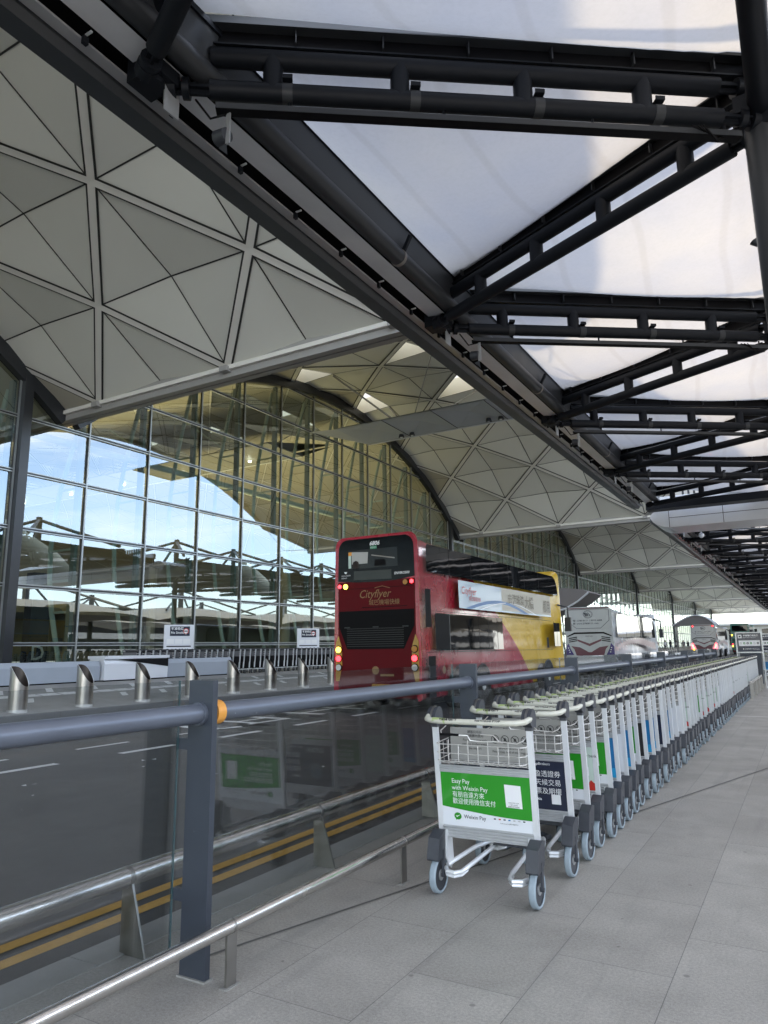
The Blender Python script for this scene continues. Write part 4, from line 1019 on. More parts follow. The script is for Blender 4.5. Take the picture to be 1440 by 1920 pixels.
for f in range(3): b.box(-8, 8, -130, 150, f*3.0+.9, f*3.0+2.0, concrete); b.box(-7.5, 8, -130, 150, f*3+2.0, f*3.0+3.9, black_mt)
b.build('storeys', t, smooth=False)
# ------------------------------------------------------------------ vehicles
def paint_split(name, c1, c2, k, c):
    m = mat(name, c1, .28, 0, .5, coat=.6); n, l = m.node_tree.nodes, m.node_tree.links; b = n['Principled BSDF']
    t = n.new('ShaderNodeTexCoord'); s = n.new('ShaderNodeSeparateXYZ'); l.new(t.outputs['Object'], s.inputs[0])
    # curved colour break of the livery: y + k*z + bend*z^2 > c
    a = n.new('ShaderNodeMath'); a.operation = 'MULTIPLY_ADD'; a.inputs[1].default_value = k; l.new(s.outputs['Z'], a.inputs[0]); l.new(s.outputs['Y'], a.inputs[2])
    sn = n.new('ShaderNodeMath'); sn.operation = 'SINE'; l.new(s.outputs['Z'], sn.inputs[0])
    ad = n.new('ShaderNodeMath'); ad.operation = 'MULTIPLY_ADD'; ad.inputs[1].default_value = -.5; l.new(sn.outputs[0], ad.inputs[0]); l.new(a.outputs[0], ad.inputs[2])
    g = n.new('ShaderNodeMath'); g.operation = 'GREATER_THAN'; g.inputs[1].default_value = c; l.new(ad.outputs[0], g.inputs[0])
    x = n.new('ShaderNodeMixRGB'); x.inputs['Color1'].default_value = (*c1, 1); x.inputs['Color2'].default_value = (*c2, 1); l.new(g.outputs[0], x.inputs['Fac'])
    # thin road film
    z = n.new('ShaderNodeTexNoise'); z.inputs['Scale'].default_value = 2; z.inputs['Detail'].default_value = 8; l.new(t.outputs['Object'], z.inputs['Vector'])
    r = n.new('ShaderNodeMapRange'); r.inputs['To Min'].default_value = .16; r.inputs['To Max'].default_value = .36; l.new(z.outputs['Fac'], r.inputs['Value']); l.new(r.outputs['Result'], b.inputs['Roughness'])
    l.new(x.outputs['Color'], b.inputs['Base Color']); return m
def shell(parent, w, L, H, zb, rt, m, name='body', rear=.28, front=.7, topdrop_f=.35, topdrop_r=.1, tum=.05):
    """coach body: rounded section swept along y with rounded ends; local origin is the rear centre at road level"""
    b = MB(); st = []
    n1 = 7
    for q in range(n1+1):
        a = q/n1*PI/2; st.append((rear*(1-math.sin(a)), rear*.8*(1-math.cos(PI/2-a)) if False else rear*.7*(1-math.sin(a))**1.0*.55, topdrop_r*(1-math.sin(a))))
    for q in range(n1+1):
        a = q/n1*PI/2; st.append((L-front*(1-math.cos(a)), front*.45*(1-math.cos(a))**1.2, topdrop_f*(1-math.cos(a))))
    ys_ = []
    rings = []
    for q, (y, ins, td) in enumerate(st):
        hw = w/2-ins; zt = H-td; pts = []
        cr_ = [(hw-rt, zt-rt, 0, rt), (-hw+rt, zt-rt, 90, rt), (-hw+.1, zb+.1, 180, .1), (hw-.1, zb+.1, 270, .1)]
        for cx, cz, a0, r in cr_:
            for k in range(6):
                a = R_(a0+k*18); px = cx+r*math.cos(a); pz = cz+r*math.sin(a)
                sh = tum*max(0, (pz-1.2)/(H-1.2)); pts.append((px*(1-sh/(w/2)), y, pz))
        rings.append(pts)
    order = sorted(range(len(st)), key=lambda i: st[i][0]); rings = [rings[i] for i in order]
    n = len(rings[0]); vs = [p for r in rings for p in r]
    fs = [(i*n+k, (i+1)*n+k, (i+1)*n+(k+1) % n, i*n+(k+1) % n) for i in range(len(rings)-1) for k in range(n)]
    fs += [tuple(range(n)), tuple((len(rings)-1)*n+k for k in range(n-1, -1, -1))]
    b.add(vs, fs, m); return b.build(name, parent)
def sidex(w, H, z, tum=.05): return w/2-tum*max(0, (z-1.2)/(H-1.2))
def side_quad(b, w, H, y0, y1, z0, z1, off, m, s=1):
    xa, xb = s*(sidex(w, H, z0)+off), s*(sidex(w, H, z1)+off)
    P = [(xa, y0, z0), (xa, y1, z0), (xb, y1, z1), (xb, y0, z1)]
    b.poly(P if s > 0 else P[::-1], m)
def side_round(b, w, H, y0, y1, z0, z1, off, m, r=.15, s=1, fr=None):
    pts = []
    for cy, cz, a0, rr in ((y1-(fr or r), z1-(fr or r), 0, fr or r), (y0+r, z1-r, 90, r), (y0+.06, z0+.06, 180, .06), (y1-.06, z0+.06, 270, .06)):
        for k in range(6): a = R_(a0+18*k); pts.append((cy+rr*math.cos(a), cz+rr*math.sin(a)))
    P = [(s*(sidex(w, H, z)+off), y, z) for y, z in pts]; b.poly(P if s > 0 else P[::-1], m)
def wheels(t, w, ylist, r=.5):
    for y in ylist:
        for s in (-1, 1):
            b = MB(); x = s*(w/2-.16)
            b.tube([(x-s*.14, y, r), (x+s*.10, y, r), (x+s*.14, y, r)], [r, r, r-.05], tyre_m, 24)
            wl_ = b.build('wheel', t)
            b = MB(); b.tube([(x+s*.141, y, r), (x+s*.09, y, r)], [r*.58, r*.45], stainless_d, 18, cap=False); b.disc((x+s*.10, y, r), r*.46, 'x', .02, stainless_d, 18); b.disc((x+s*.13, y, r), .12, 'x', .06, alu, 12); b.build('rim', wl_)
            b = MB(); N = 18; pts = [(y+ (r+.10)*math.cos(PI*k/N), r+(r+.12)*math.sin(PI*k/N)) for k in range(N+1)]
            P = [(s*(w/2+.004), py_, pz_) for py_, pz_ in pts+[(y-r-.10, .3), (y+r+.10, .3)][::1]]
            P = [(s*(w/2+.004), py_, pz_) for py_, pz_ in [(y+r+.10, .3)]+pts+[(y-r-.10, .3)]]
            b.poly(P if s > 0 else P[::-1], black_mt); b.tube([(s*(w/2+.006), py_, pz_) for py_, pz_ in pts], .022, plast, 6); b.build('wheel_arch', t)
            wl_.location = (s*.03, 0, 0)
def lamp(parent, x, y, z, r, col, on, name='tail_light', ax='y'):
    m = mat('lamp_%s_%s' % ('on' if on else 'off', col), dict(red=(.5, .01, .01), amber=(.45, .18, .01), white=(.6, .6, .58), yellow=(.8, .5, .02))[col], .15, emit=dict(red=(1, .03, .04), amber=(1, .4, .02), white=(1, 1, .9), yellow=(1, .62, .06))[col] if on else None, es=1.0 if on else 0)
    b = MB(); b.disc((x, y, z), r*1.25, ax, .03, black_mt, 18); b.disc((x, y-(.018 if ax == 'y' else 0), z), r, ax, .03, m, 18); return b.build(name, parent)
# --- double decker
W_, L_, H_ = 2.55, 11.7, 4.42
bus = thing('double_decker_bus', 'red and yellow double decker bus standing nearest on the road', 'bus', (-9.29, 15.45, RZ))
red = (.38, .012, .035); yel = (.72, .47, .045)
buspaint = paint_split('bus_paint', red, yel, 1.55, 9.3)
body = shell(bus, W_, L_, H_, .30, .26, buspaint, rear=.22, front=.8, topdrop_f=.5, topdrop_r=.12, tum=.06)
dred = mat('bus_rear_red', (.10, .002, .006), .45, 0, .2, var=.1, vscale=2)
# rear face pieces (y just proud of the rounded end)
ry = -.012
def rq(bb, pts, m, y=ry): bb.poly([(x, y, z) for x, z in pts], m)
b = MB(); b.box(-1.13, 1.13, -.006, .03, .34, 3.25, dred); b.build('rear_panel', bus, smooth=False)
b = MB(); pts = []
for cx, cz, a0 in ((.84, 4.08, 0), (-.84, 4.08, 90)):
    for k in range(7): a = R_(a0+15*k); pts.append((cx+.27*math.cos(a), cz+.27*math.sin(a)))
pts += [(-1.13, 3.28), (-.6, 3.23), (.0, 3.21), (.6, 3.23), (1.13, 3.30)]
b.prism([(x, z) for x, z in pts], 'y', -.016, .05, blackgl); b.build('rear_upper_glazing', bus, smooth=False)
# see-into window: lighter interior behind the pane
b = MB(); rq(b, [(-.80, 3.58), (.66, 3.58), (.66, 4.06), (-.80, 4.06)], mat('rear_pane', (.02, .022, .02), .08, 0, .3, bump=.05, bscale=2), -.020)
rw = b.build('rear_window', bus, smooth=False)
b = MB(); rq(b, [(-.70, 3.70), (-.22, 3.70), (-.20, 3.99), (-.70, 4.02)], mat('window_beyond', (.45, .46, .44), .4), -.023); rq(b, [(-.80, 3.6), (-.72, 3.6), (-.72, 4.02), (-.80, 4.02)], pale_ad, -.023); rq(b, [(-.8, 3.93), (-.70, 3.93), (-.70, 4.02), (-.8, 4.02)], orange_m, -.025)
rq(b, [(-.10, 3.92), (.58, 3.80), (.58, 3.77), (-.10, 3.89)], mat('rail_in', (.3, .28, .25), .4), -.023); rq(b, [(-.02, 3.62), (.32, 3.62), (.32, 3.74), (.26, 3.78), (.0, 3.78)], black_mt, -.024)
b.build('cabin_view', rw, smooth=False)
b = MB(); rq(b, [(-.64, 3.58), (-.50, 3.58), (-.47, 3.68), (-.50, 3.76), (-.58, 3.79), (-.66, 3.75), (-.68, 3.66)], mat('passenger_back', (.03, .022, .02), .8), -.026); b.build('seat_headrest', rw, smooth=False)
b = MB(); rq(b, [(-.64, 3.29), (.48, 3.27), (.48, 3.50), (-.64, 3.52)], mat('rear_display', (.025, .03, .03), .3), -.020); b.build('route_display', bus, smooth=False)
b = MB(); rq(b, [(-.14, 4.06), (.06, 4.06), (.06, 4.14), (-.14, 4.14)], mat('exit_green', (.02, .25, .12), .4), -.022); text_mb(['緊急出口'], b, white_p, (-.13, -.024, 4.08), (1, 0, 0), (0, 0, 1), .045); b.build('exit_sticker', bus, smooth=False)
b = MB()
text_mb(['6806'], b, white_p, (-.16, -.024, 4.155), (1, 0, 0), (0, 0, 1), .15, shear=.25, bold=.004)
text_mb(['ENVIRO500'], b, white_p, (.56, -.022, 3.37), (1, 0, 0), (0, 0, 1), .085, shear=.2, bold=.002)
text_mb(['ALEXANDER', 'DENNIS'], b, white_p, (-1.02, -.022, 3.40), (1, 0, 0), (0, 0, 1), .05); b.poly([(-.92, -.022, 3.48), (-.87, -.022, 3.46), (-.84, -.022, 3.51), (-.94, -.022, 3.52)], white_p)
b.build('rear_lettering', bus, smooth=False)
gold = mat('gold_letter', (.27, .17, .075), .4)
b = MB(); text_mb(['Cityflyer'], b, gold, (-.50, -.012, 2.82), (1, 0, 0), (0, 0, 1), .29, shear=.3, sx=.92); text_mb(['城巴機場快線'], b, gold, (-.20, -.012, 2.64), (1, 0, 0), (0, 0, 1), .15)
b.tube([(-.02, -.012, 3.06), (.2, -.012, 3.10), (.42, -.012, 3.04)], .008, gold, 4); b.build('livery_lettering', bus, smooth=False)
b = MB(); rq(b, [(-1.10, 2.50), (1.10, 2.50), (1.10, 2.10), (.80, 1.54), (-.86, 1.54), (-1.10, 2.10)], black_mt, -.012)
for k in range(9): b.box(-.86+.0*k, .80, -.022, -.012, 1.60+k*.055, 1.62+k*.055, black_p)
for x in (-.85, 0, .85): b.box(x-.08, x+.08, -.028, -.012, 2.07, 2.10, steel_mid)
b.build('engine_grille', bus, smooth=False)
golds = mat('lamp_surround', (.42, .24, .03), .35, coat=.3)
for s in (-1, 1):
    b = MB(); P = [(s*1.20, .75), (s*1.20, 1.70), (s*1.12, 1.88), (s*1.02, 1.58), (s*1.01, 1.15), (s*1.10, .75)]; b.prism(P if s > 0 else P[::-1], 'y', -.02, .06, golds); b.build('lamp_surround', bus, smooth=False)
    for z, col in ((1.53, 'yellow' if s < 0 else 'amber'), (1.31, 'red'), (1.09, 'white')): lamp(bus, s*1.10, -.03, z, .075, col, (s < 0 and col == 'yellow') or col == 'red')
    lamp(bus, s*.88, -.02, 3.13 if s < 0 else 3.16, .065, 'yellow' if s < 0 else 'amber', s < 0); lamp(bus, s*1.06, -.02, 3.14 if s < 0 else 3.17, .05, 'red', True)
b = MB(); b.box(-.12, .38, -.02, -.006, .57, .69, yellow_m); text_mb(['VX 6806'], b, black_p, (-.08, -.023, .59), (1, 0, 0), (0, 0, 1), .1); b.build('number_plate', bus, smooth=False)
b = MB(); b.disc((-.02, -.012, 1.02), .10, 'y', .012, gold, 18); b.box(.12, .5, -.014, -.010, .88, .93, gold); b.build('emblem', bus, smooth=False)
b = MB(); b.box(-1.15, 1.15, -.03, .05, .30, .36, black_mt); b.box(-.4, .9, -.012, -.006, 2.57, 2.585, black_mt); b.box(-1.1, 1.1, -.010, -.004, 3.06, 3.07, black_mt); b.build('bumper', bus, smooth=False)
# offside
for s in (1, -1):
    b = MB(); side_round(b, W_, H_, .42, 11.4, 3.44, 4.14, .004, busglass, .12, s, .55)
    gl_ = b.build('upper_window', bus, smooth=False)
    b = MB()
    for y in (1.75, 3.2, 4.7, 6.2, 7.7, 9.2): side_quad(b, W_, H_, y-.012, y+.012, 3.45, 4.13, .007, black_mt, s)
    b.build('window_seal', gl_, smooth=False)
    b = MB(); side_quad(b, W_, H_, .78, 5.45, 1.48, 2.42, .004, busglass, s)
    gl_ = b.build('lower_window', bus, smooth=False)
    b = MB(); side_quad(b, W_, H_, 1.62, 1.66, 1.48, 2.42, .007, steel_mid, s)
    for y in (2.9, 3.6, 4.3, 5.0): side_quad(b, W_, H_, y-.01, y+.01, 1.48, 2.42, .007, black_mt, s)
    side_quad(b, W_, H_, .80, 1.60, 1.50, 2.40, .006, black_mt, s)
    b.build('window_seal', gl_, smooth=False)
    b = MB(); side_quad(b, W_, H_, 10.65, 11.35, 1.55, 2.4, .010, busglass, s); side_quad(b, W_, H_, 10.60, 10.64, 1.5, 2.45, .012, black_mt, s); side_quad(b, W_, H_, 10.98, 11.0, 1.55, 2.4, .012, black_mt, s); b.build('cab_window', bus, smooth=False)
    b = MB(); side_quad(b, W_, H_, 2.3, 10.42, 2.60, 3.36, .004, mat('ad_pale_blue', (.36, .47, .56), .35, coat=.3), s)
    ap = b.build('side_advert', bus, smooth=False)
    b = MB(); X_ = lambda z: s*(sidex(W_, H_, z)+.008)
    n = 24; blue2 = mat('ad_arc_blue', (.10, .22, .45), .4); cream = mat('ad_cream', (.52, .49, .40), .4)
    side_quad(b, W_, H_, 5.5, 10.42, 2.66, 3.36, .0055, cream, s)
    A0 = [(2.75+5.2*k/n, 2.62+.32*math.sin(PI*k/n)) for k in range(n+1)]
    for k in range(n):
        (ya, za), (yb, zb_) = A0[k], A0[k+1]; P = [(X_(za), ya, max(2.61, za-.09)), (X_(za), yb, max(2.61, zb_-.09)), (X_(zb_), yb, zb_), (X_(za), ya, za)]
        b.poly(P if s > 0 else P[::-1], blue2)
        P = [(X_(za), ya+.9, max(2.61, za-.05)), (X_(za), yb+.9, max(2.61, zb_-.05)), (X_(zb_), yb+.9, zb_-.02), (X_(za), ya+.9, za-.02)]; b.poly(P if s > 0 else P[::-1], white_p)
    b.build('advert_arc', ap, smooth=False)
    if s > 0:
        b = MB(); up_ = (-.02, 0, 1)
        text_mb(['Cityflyer'], b, mat('ad_red', (.55, .03, .03), .4), (W_/2-.015, 2.42, 3.0), (0, 1, 0), up_, .30, shear=.3); text_mb(['城巴機場快線'], b, mat('ad_red', (.55, .03, .03), .4), (W_/2-.015, 2.95, 2.84), (0, 1, 0), up_, .14)
        gb = mat('ad_text', (.20, .17, .12), .4)
        text_mb(['去港珠澳'], b, gb, (W_/2-.012, 6.0, 2.92), (0, 1, 0), up_, .34, bold=.004, sx=1.1); text_mb(['大橋'], b, gb, (W_/2-.010, 7.55, 2.84), (0, 1, 0), up_, .44, bold=.006, sx=1.05); text_mb(['都用!'], b, gb, (W_/2-.010, 9.55, 2.78), (0, 1, 0), up_, .48, bold=.006, sx=.75)
        b.v = [(x+.012, y, z) for x, y, z in b.v]
        b.build('advert_lettering', ap, smooth=False)
    b = MB(); side_quad(b, W_, H_, .28, .58, 2.05, 3.0, .006, black_mt, s); b.build('air_intake', bus, smooth=False)
    b = MB(); side_quad(b, W_, H_, .35, .75, .35, 1.35, .006, black_mt, s); b.build('rear_locker', bus, smooth=False)
    b = MB()
    for y in (.26, .80, 1.75, 5.5): side_quad(b, W_, H_, y-.007, y+.007, .36, 1.45, .005, black_mt, s)
    for z in (1.44, .36+.0, 2.46): side_quad(b, W_, H_, .3, 10.4, z-.006, z+.006, .005, black_mt, s)
    side_quad(b, W_, H_, 9.72, 9.95, 1.5, 1.86, .006, black_mt, s); b.build('panel_gap', bus, smooth=False)
    b = MB(); P = [(s*(W_/2+.01), 3.4+.25*math.cos(2*PI*k/16)*.4-2.2, 1.0+.10*math.sin(2*PI*k/16)) for k in range(16)]; b.poly(P if s > 0 else P[::-1], gold)
    if s > 0: text_mb(['CITYBUS'], b, gold, (W_/2+.01, 1.33, .97), (0, 1, 0), (0, 0, 1), .12)
    b.build('side_emblem', bus, smooth=False)
    b = MB(); b.tube([(s*1.2, 11.45, 3.1), (s*1.5, 11.75, 3.0), (s*1.5, 11.75, 2.6)], .03, plast, 6); b.box(s*1.5-.12, s*1.5+.12, 11.65, 11.8, 2.1, 2.62, plast); b.build('mirror', bus, smooth=False)
b = MB(); b.quad((-1.05, L_+.004, 1.1), (1.05, L_+.004, 1.1), (1.05, L_+.004, 2.5), (-1.05, L_+.004, 2.5), busglass); b.build('windscreen', bus, smooth=False)
wheels(bus, W_, (2.15, 3.72, 9.72), .48)
# --- coaches
def coach(loc, label, lightson, maroon, body_col):
    t = thing('coach', label, 'coach', loc); w, L, H = 2.5, 12.2, 3.52
    cp = mat('coach_white', (.55, .58, .60), .25, coat=.5, var=.05, vscale=1.2)
    shell(t, w, L, H, .32, .22, cp, rear=.18, front=1.0, topdrop_f=.35, topdrop_r=.06, tum=.08)
    mar = mat('coach_maroon', maroon, .3, coat=.4)
    y = -.004; b = MB(); b.box(-1.12, 1.12, y-.006, .05, .4, 3.36, cp); b.build('rear_panel', t, smooth=False)
    def ZR(q): q.v = [(x_, y_, z_*.82+.72) for x_, y_, z_ in q.v]
    b = MB(); out = [(-1.06, 3.20), (-.85, 3.26), (.85, 3.26), (1.06, 3.20), (1.06, 2.55), (.62, 2.08), (-.62, 2.08), (-1.06, 2.55)]
    b.tube([(x, -.014, z) for x, z in out+out[:1]], .012, navy_ad, 4)
    for rr, aa in ((.235, 0), (.19, 1)):
        b.tube([(rr*math.cos(2*PI*k/24), -.014, 2.95+rr*math.sin(2*PI*k/24)) for k in range(25)], .010 if aa == 0 else .006, navy_ad, 4)
    for ph in (0, .7, 1.5, 2.6): b.tube([(-.16+.08*ph+.05*math.sin(q), -.016, 2.83+.045*q) for q in range(6)], .018, navy_ad, 4)
    text_mb(['☎: 2780 8111 / 9559 6688', '網: www.27808111.com'], b, navy_ad, (-.80, -.014, 2.52), (1, 0, 0), (0, 0, 1), .135, bold=.002, lh=1.35); ZR(b); b.build('rear_lettering', t, smooth=False)
    b = MB(); b.poly([(x, -.016, z) for x, z in [(-1.14, 1.62), (-.75, 1.84), (.75, 1.84), (1.14, 1.62), (1.12, 1.56), (.72, 1.74), (-.72, 1.74), (-1.12, 1.56)]], black_mt)
    for s in (-1, 1):
        for k in range(3): P = [(s*.62, 1.58-.11*k), (s*1.06, 1.50-.11*k), (s*1.06, 1.44-.11*k), (s*.62, 1.52-.11*k)]; b.poly([(x, -.016, z) for x, z in P], black_mt)
    text_mb(['PREMIER'], b, navy_ad, (0, -.016, 1.56), (1, 0, 0), (0, 0, 1), .10, 'CENTER'); ZR(b); b.build('rear_grille', t, smooth=False)
    b = MB()
    b.poly([(x, -.015, z) for x, z in [(-.62, 1.42), (0, 1.14), (.62, 1.42), (.60, 1.30), (0, .98), (-.60, 1.30)]], mar)
    for s in (-1, 1): b.poly([(s*x, -.015, z) for x, z in [(.0, .56), (.18, .70), (.5, .92), (.95, 1.0), (.80, .80), (.70, .42), (.4, .40)]], mar)
    b.poly([(x, -.0165, z) for x, z in [(-.70, .42), (.70, .42), (.62, .62), (-.62, .62)]], mar)
    b.poly([(x, -.018, z) for x, z in [(-1.1, 3.30), (1.1, 3.30), (1.08, 3.36), (-1.08, 3.36)]], mar); ZR(b); b.build('livery_stripe', t, smooth=False)
    violet = mat('violet_lamp', (.07, .05, .22), .2, coat=.4)
    for s in (-1, 1):
        b = MB(); P = [(s*1.22, .45), (s*1.22, .95), (s*1.08, 1.16), (s*.98, .8), (s*.82, .45)]; b.prism(P if s > 0 else P[::-1], 'y', -.025, .05, mat('lamp_on_redp', (.5, .01, .01), emit=(1, .04, .05), es=2.2) if lightson else violet); tl = (ZR(b), b.build('tail_light', t, smooth=False))[1]
        b = MB()
        for k in range(3): b.disc((s*(1.03+.03*k), -.03, .62+.13*k), .03, 'y', .02, white_p if not lightson else mat('lamp_on_yellow', (.8, .5, .02)), 10)
        ZR(b); b.build('bulb', tl)
        if lightson: lamp(t, s*.95, -.03, 3.36, .07, 'red', True); 
    if lightson: lamp(t, -1.0, -.04, 1.0, .1, 'yellow', True)
    for s in (1, -1):
        b = MB(); side_round(b, w, H, .9, 11.5, 1.98, 3.22, .004, busglass, .5, s, .8); gl_ = b.build('side_window', t, smooth=False)
        b = MB()
        for yy in (3.0, 5.1, 7.2, 9.3): side_quad(b, w, H, yy-.015, yy+.015, 2.0, 3.2, .007, black_mt, s)
        b.build('window_seal', gl_, smooth=False)
        b = MB(); n = 20
        for k in range(n):
            u0, u1 = k/n, (k+1)/n; ya, yb = .25+11*u0, .25+11*u1
            za, zb_ = 1.30+.40*math.sin(PI*u0**.8), 1.15+.40*math.sin(PI*u1**.8); X_ = s*(w/2+.004)
            P = [(X_, ya, za), (X_, yb, zb_), (X_, yb, zb_+.20+.25*u1), (X_, ya, za+.20+.25*u0)]; b.poly(P if s > 0 else P[::-1], mar)
        for yy in (2.2, 4.4, 6.6): side_quad(b, w, H, yy-.006, yy+.006, .45, 1.1, .006, black_mt, s)
        b.build('livery_stripe', t, smooth=False)
        b = MB(); b.tube([(s*1.1, 11.9, 3.2), (s*1.45, 12.5, 3.05), (s*1.45, 12.5, 2.5)], .05, plast, 6); b.box(s*1.45-.12, s*1.45+.12, 12.4, 12.55, 2.0, 2.55, plast); b.build('mirror', t, smooth=False)
    wheels(t, w, (3.4, 9.3), .5); return t
coach((-9.62, 37.2, RZ), 'white coach with maroon stripes and violet tail lights ahead of the double decker', False, (.16, .045, .07), None)
coach((-9.15, 80.5, RZ), 'cream coach far down the road with glowing red tail lights', True, (.12, .06, .06), None)
# --- green double decker far off
gb_ = thing('double_decker_bus', 'green double decker bus far down the road with orange destination display', 'bus', (-8.2, 115, RZ))
gp = mat('green_bus_paint', (.04, .20, .17), .3, coat=.4)
shell(gb_, 2.5, 11.5, 4.4, .32, .22, gp, rear=.2, front=.7)
b = MB(); b.box(-1.0, 1.0, -.02, .04, 3.3, 4.1, busglass); b.build('rear_window', gb_, smooth=False)
b = MB(); b.box(-.7, .9, -.03, .04, 2.75, 3.1, black_mt); text_mb(['A41 沙田'], b, mat('led_orange', (1, .3, .02), emit=(1, .28, .02), es=4), (-.6, -.04, 2.80), (1, 0, 0), (0, 0, 1), .3); b.build('destination_display', gb_, smooth=False)
b = MB(); b.box(-1.1, 1.1, -.02, .04, 1.7, 2.3, mat('dk_green', (.015, .09, .07), .4)); b.box(-1.15, 1.15, -.03, .04, .35, .75, dred); b.build('rear_panel', gb_, smooth=False)
for s in (-1, 1):
    lamp(gb_, s*1.08, -.03, 2.75, .1, 'yellow', s < 0); lamp(gb_, s*1.08, -.03, 1.2, .1, 'yellow', s < 0); lamp(gb_, s*1.08, -.03, 1.45, .1, 'red', True)
    b = MB(); side_round(b, 2.5, 4.4, .5, 11, 3.2, 4.05, .004, busglass, .15, s); side_round(b, 2.5, 4.4, .8, 10.8, 1.5, 2.4, .004, busglass, .1, s); b.build('side_window', gb_, smooth=False)
wheels(gb_, 2.5, (2.4, 9.2), .48)
# ------------------------------------------------------------------ sign stands and end stop beside the trolley row
def stand(x, y, label):
    t = thing('sign_stand', label, 'sign', (x, y, 0))
    b = MB()
    for s in (-1, 1): b.box(s*.37-.02, s*.37+.02, -.02, .02, 0, 1.76, alu_d); b.bar((s*.37, 0, .02), (s*.37, .35, .02), .03, .03, alu_d); b.bar((s*.28, .45, 0), (s*.33, 0, 1.2), .02, .02, alu_d)
    b.box(-.35, .35, -.02, .02, 1.73, 1.76, alu_d); b.box(-.35, .35, -.02, .02, 1.10, 1.14, alu_d); b.build('frame', t, smooth=False)
    b = MB(); b.box(-.35, .35, -.012, .012, 1.14, 1.73, navy_ad); p = b.build('panel', t, smooth=False)
    b = MB(); b.quad((-.31, -.014, 1.57), (-.20, -.014, 1.57), (-.20, -.014, 1.68), (-.31, -.014, 1.68), white_p); b.box(-.28, -.23, -.017, -.015, 1.60, 1.65, black_p)
    text_mb(['手推車使用指引'], b, white_p, (-.16, -.014, 1.63), (1, 0, 0), (0, 0, 1), .062, bold=.001); text_mb(['Baggage trolley users please note'], b, white_p, (-.17, -.014, 1.58), (1, 0, 0), (0, 0, 1), .028)
    b.quad((-.30, -.014, 1.32), (.31, -.014, 1.32), (.31, -.014, 1.50), (-.30, -.014, 1.50), white_p)
    for k in range(6):
        cx = -.24+k*.098; b.poly([(cx+.034*math.cos(a*PI/6), -.016, 1.41+.034*math.sin(a*PI/6)) for a in range(12)], [alu_d, green_ad, black_p, green_ad, alu_d, black_p][k]); b.poly([(cx+.016*math.cos(a*PI/3), -.017, 1.41+.016*math.sin(a*PI/3)) for a in range(6)], white_p)
    text_mb(['● 多謝合作 Thank you'], b, white_p, (-.2, -.014, 1.21), (1, 0, 0), (0, 0, 1), .05); b.build('lettering', p, smooth=False); return t
stand(-1.62, 26.0, 'black and white notice on thin metal stand just past the end of the trolley row')
stand(-1.35, 31.2, 'second black and white notice on stand, half hidden behind the first')
for k, (y, lab) in enumerate([(20.9, 'low stainless guard bar on flat legs beside the far end of the trolley row')]):
    t = thing('guard_bar', lab, 'barrier', (-1.36, y, 0))
    b = MB(); b.box(-.03, .03, 0, 4.6, .40, .45, stainless); b.build('bar', t, smooth=False)
    for q in range(4): b = MB(); b.box(-.04, .04, .1+q*1.45-.05, .1+q*1.45+.05, 0, .40, stainless_d); b.build('leg', t, smooth=False)
t = thing('end_barrier', 'dark grey padded barrier post behind the sign stand', 'barrier', (-1.75, 29, 0))
b = MB(); b.box(-.5, .3, -.15, .15, 0, 1.15, fence_m); b.box(-.55, .35, -.18, .18, 1.15, 1.2, plast); b.build('block', t, smooth=False)
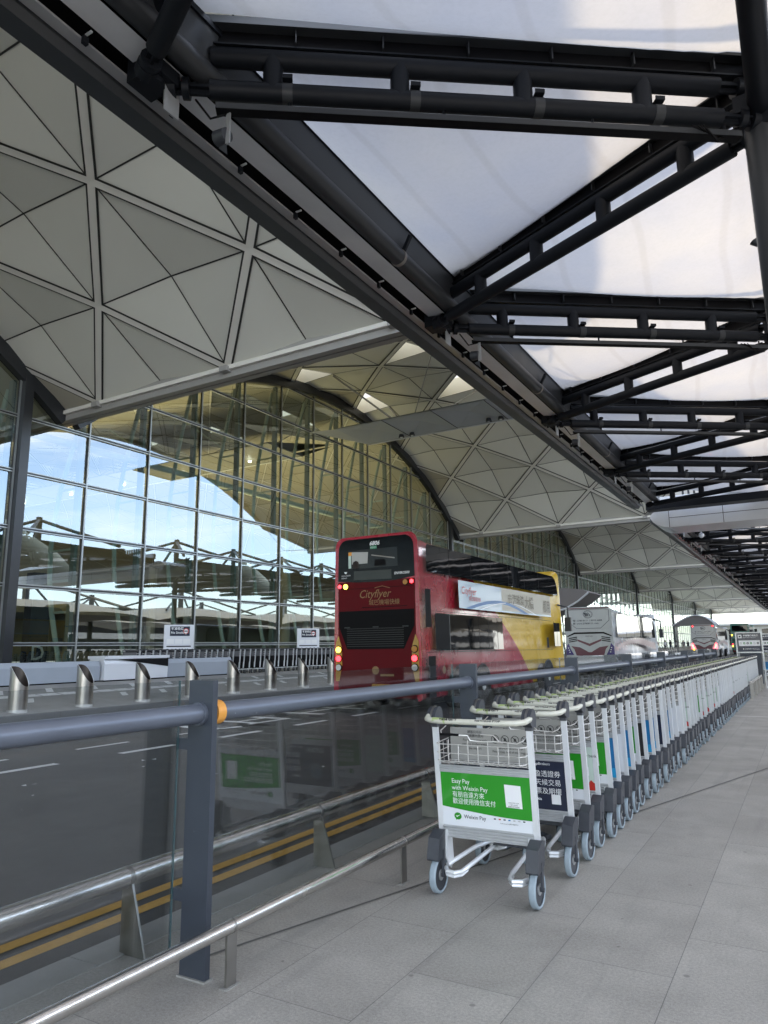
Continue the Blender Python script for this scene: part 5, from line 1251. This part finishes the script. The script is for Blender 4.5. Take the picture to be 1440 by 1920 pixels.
# ------------------------------------------------------------------ people on the far pavement
def person(x, y, zg, rz, h, shirt, legs, hair_c, stride, arms, label):
    t = thing('person', label, 'person', (x, y, zg), rz, group='people waiting on the far pavement')
    s = h/1.72
    me = bpy.data.meshes.new('body'); bm_v = []; ed = []; rad = []
    def V(p, r, link=None):
        bm_v.append(tuple(c*s for c in p)); rad.append(r*s); i = len(bm_v)-1
        if link is not None: ed.append((link, i))
        return i
    pel = V((0, 0, .95), .15); ab = V((0, 0, 1.08), .135, pel); ch = V((0, .01, 1.30), .155, ab); nk = V((0, 0, 1.46), .06, ch); hd = V((0, -.01, 1.56), .085, nk); ht = V((0, .0, 1.66), .085, hd)
    for sd_ in (-1, 1):
        sh = V((sd_*.16, 0, 1.39), .07, ch); ax_, ay_ = arms; el_ = V((sd_*.24, ay_*.3*sd_+.02, 1.12), .048, sh); wr = V((sd_*(.25-ax_*.1), -.16*ax_+ay_*.2*sd_-.02, .88+.12*ax_), .034, el_); V((sd_*(.25-ax_*.12), -.22*ax_-.04, .80+.14*ax_), .036, wr)
        hp = V((sd_*.09, 0, .88), .105, pel); kn = V((sd_*.10, -stride*.16*sd_-.02, .50), .068, hp); an = V((sd_*.11, stride*.22*sd_, .09), .045, kn); V((sd_*.12, stride*.22*sd_-.15, .035), .035, an)
    me.from_pydata(bm_v, ed, []); ob = bpy.data.objects.new('body', me); C.objects.link(ob)
    sk = ob.modifiers.new('skin', 'SKIN'); ss = ob.modifiers.new('sub', 'SUBSURF'); ss.levels = ss.render_levels = 1
    for i, r in enumerate(rad): me.skin_vertices[0].data[i].radius = (r, r*(.72 if i in (0, 1, 2) else 1)); me.skin_vertices[0].data[i].use_root = (i == 0)
    dg = bpy.context.evaluated_depsgraph_get(); nm = bpy.data.meshes.new_from_object(ob.evaluated_get(dg)); C.objects.unlink(ob); bpy.data.objects.remove(ob)
    nm.materials.clear()
    for m in (mat('skin', (.42, .26, .18), .5), mat('shirt_%s' % shirt, dict(white=(.6, .6, .6), black=(.02, .02, .022), maroon=(.12, .03, .04), grey=(.25, .24, .22), navy=(.02, .03, .06))[shirt], .8), mat('legs_%s' % legs, dict(dark=(.02, .02, .025), khaki=(.22, .19, .14), navy=(.025, .035, .07))[legs], .8), tyre_m): nm.materials.append(m)
    for p in nm.polygons:
        c = p.center; z = c.z/s; r = abs(c.x)/s
        p.material_index = 3 if z < .075 else 2 if z < .96 and r < .215 else 1 if z < 1.45 and (z > 1.1 or r < .2) else 0
        p.use_smooth = True
    bo = bpy.data.objects.new('body', nm); C.objects.link(bo); bo.parent = t
    b = MB(); N = 10; vs = []
    for i in range(5):
        for k in range(N): a, e = 2*PI*k/N, i/4*PI/2; fx = math.cos(a)*.102*math.cos(e*.98); fy = math.sin(a)*.11*math.cos(e*.98)+.015; vs.append((fx*s, fy*s, (1.60-(.07 if math.sin(a) > 0 else 0)*(1-i/4)+.155*math.sin(e))*s))
    b.add(vs, [(i*N+k, i*N+(k+1) % N, (i+1)*N+(k+1) % N, (i+1)*N+k) for i in range(4) for k in range(N)]+[tuple(4*N+k for k in range(N))], mat('hair_dark', (.015, .012, .01), .6)); b.build('hair', t)
    b = MB(); b.poly([(x_*s, -.088*s, z_*s) for x_, z_ in ((-.035, 1.605), (-.02, 1.605), (-.02, 1.612), (-.035, 1.612))], tyre_m); b.poly([(x_*s, -.088*s, z_*s) for x_, z_ in ((.02, 1.605), (.035, 1.605), (.035, 1.612), (.02, 1.612))], tyre_m)
    b.tube([(0, -.085*s, 1.60*s), (0, -.105*s, 1.572*s), (0, -.088*s, 1.565*s)], .009*s, mat('skin', (.42, .26, .18)), 6); b.build('face', t); return t
ppl = [(-19.2, 106, 'black', 'dark', .5, (.3, .2), 'person in black top beside the second bollard group, leftmost of the waiting people'), (-19.0, 111, 'maroon', 'navy', .2, (.5, 0), 'person in dark maroon top second from left among the waiting people'),
       (-18.8, 117, 'white', 'dark', .6, (.6, .3), 'person in white top with arm bent among the waiting people'), (-19.4, 121, 'black', 'dark', .1, (.2, 0), 'person in black clothes standing in the middle of the waiting group'),
       (-19.1, 124, 'black', 'navy', .3, (.8, .2), 'person in black top and navy trousers near the hall glass'), (-18.7, 128, 'white', 'navy', .4, (.4, .3), 'person in white top and navy trousers right of the group centre'),
       (-18.6, 134, 'grey', 'khaki', .7, (.2, .5), 'person in grey top and khaki trousers walking beside the canopy post'), (-19.2, 139, 'navy', 'dark', .2, (.3, 0), 'person in navy top left of the cream coach'),
       (-19.0, 143, 'black', 'dark', .5, (.5, .2), 'person in black top nearest the cream coach')]
for x, y, sh_, lg, st_, ar_, lab in ppl: person(x, y, zf(x), random.uniform(-.8, .8), random.uniform(1.6, 1.78), sh_, lg, None, st_, ar_, lab)
# far block closing the road
t = thing('terminal_annex', 'pale low annex building closing the view at the end of the road', 'building', (0, 215, 0))
b = MB(); b.box(-22, 40, 0, 6, -.2, 6.2, mat('annex_wall', (.5, .5, .46), .6, var=.1)); b.build('wall', t, smooth=False)
for k in range(12):
    b = MB(); b.box(-18+k*4, -15.2+k*4, -.1, .0, 1.0, 2.6, busglass); b.box(-18+k*4, -15.2+k*4, -.1, 0, 4.0, 5.2, busglass); b.build('window', t, smooth=False)
b = MB(); b.box(-23, 41, -1.5, 6.5, 6.2, 6.7, white_m); b.build('roof', t, smooth=False)
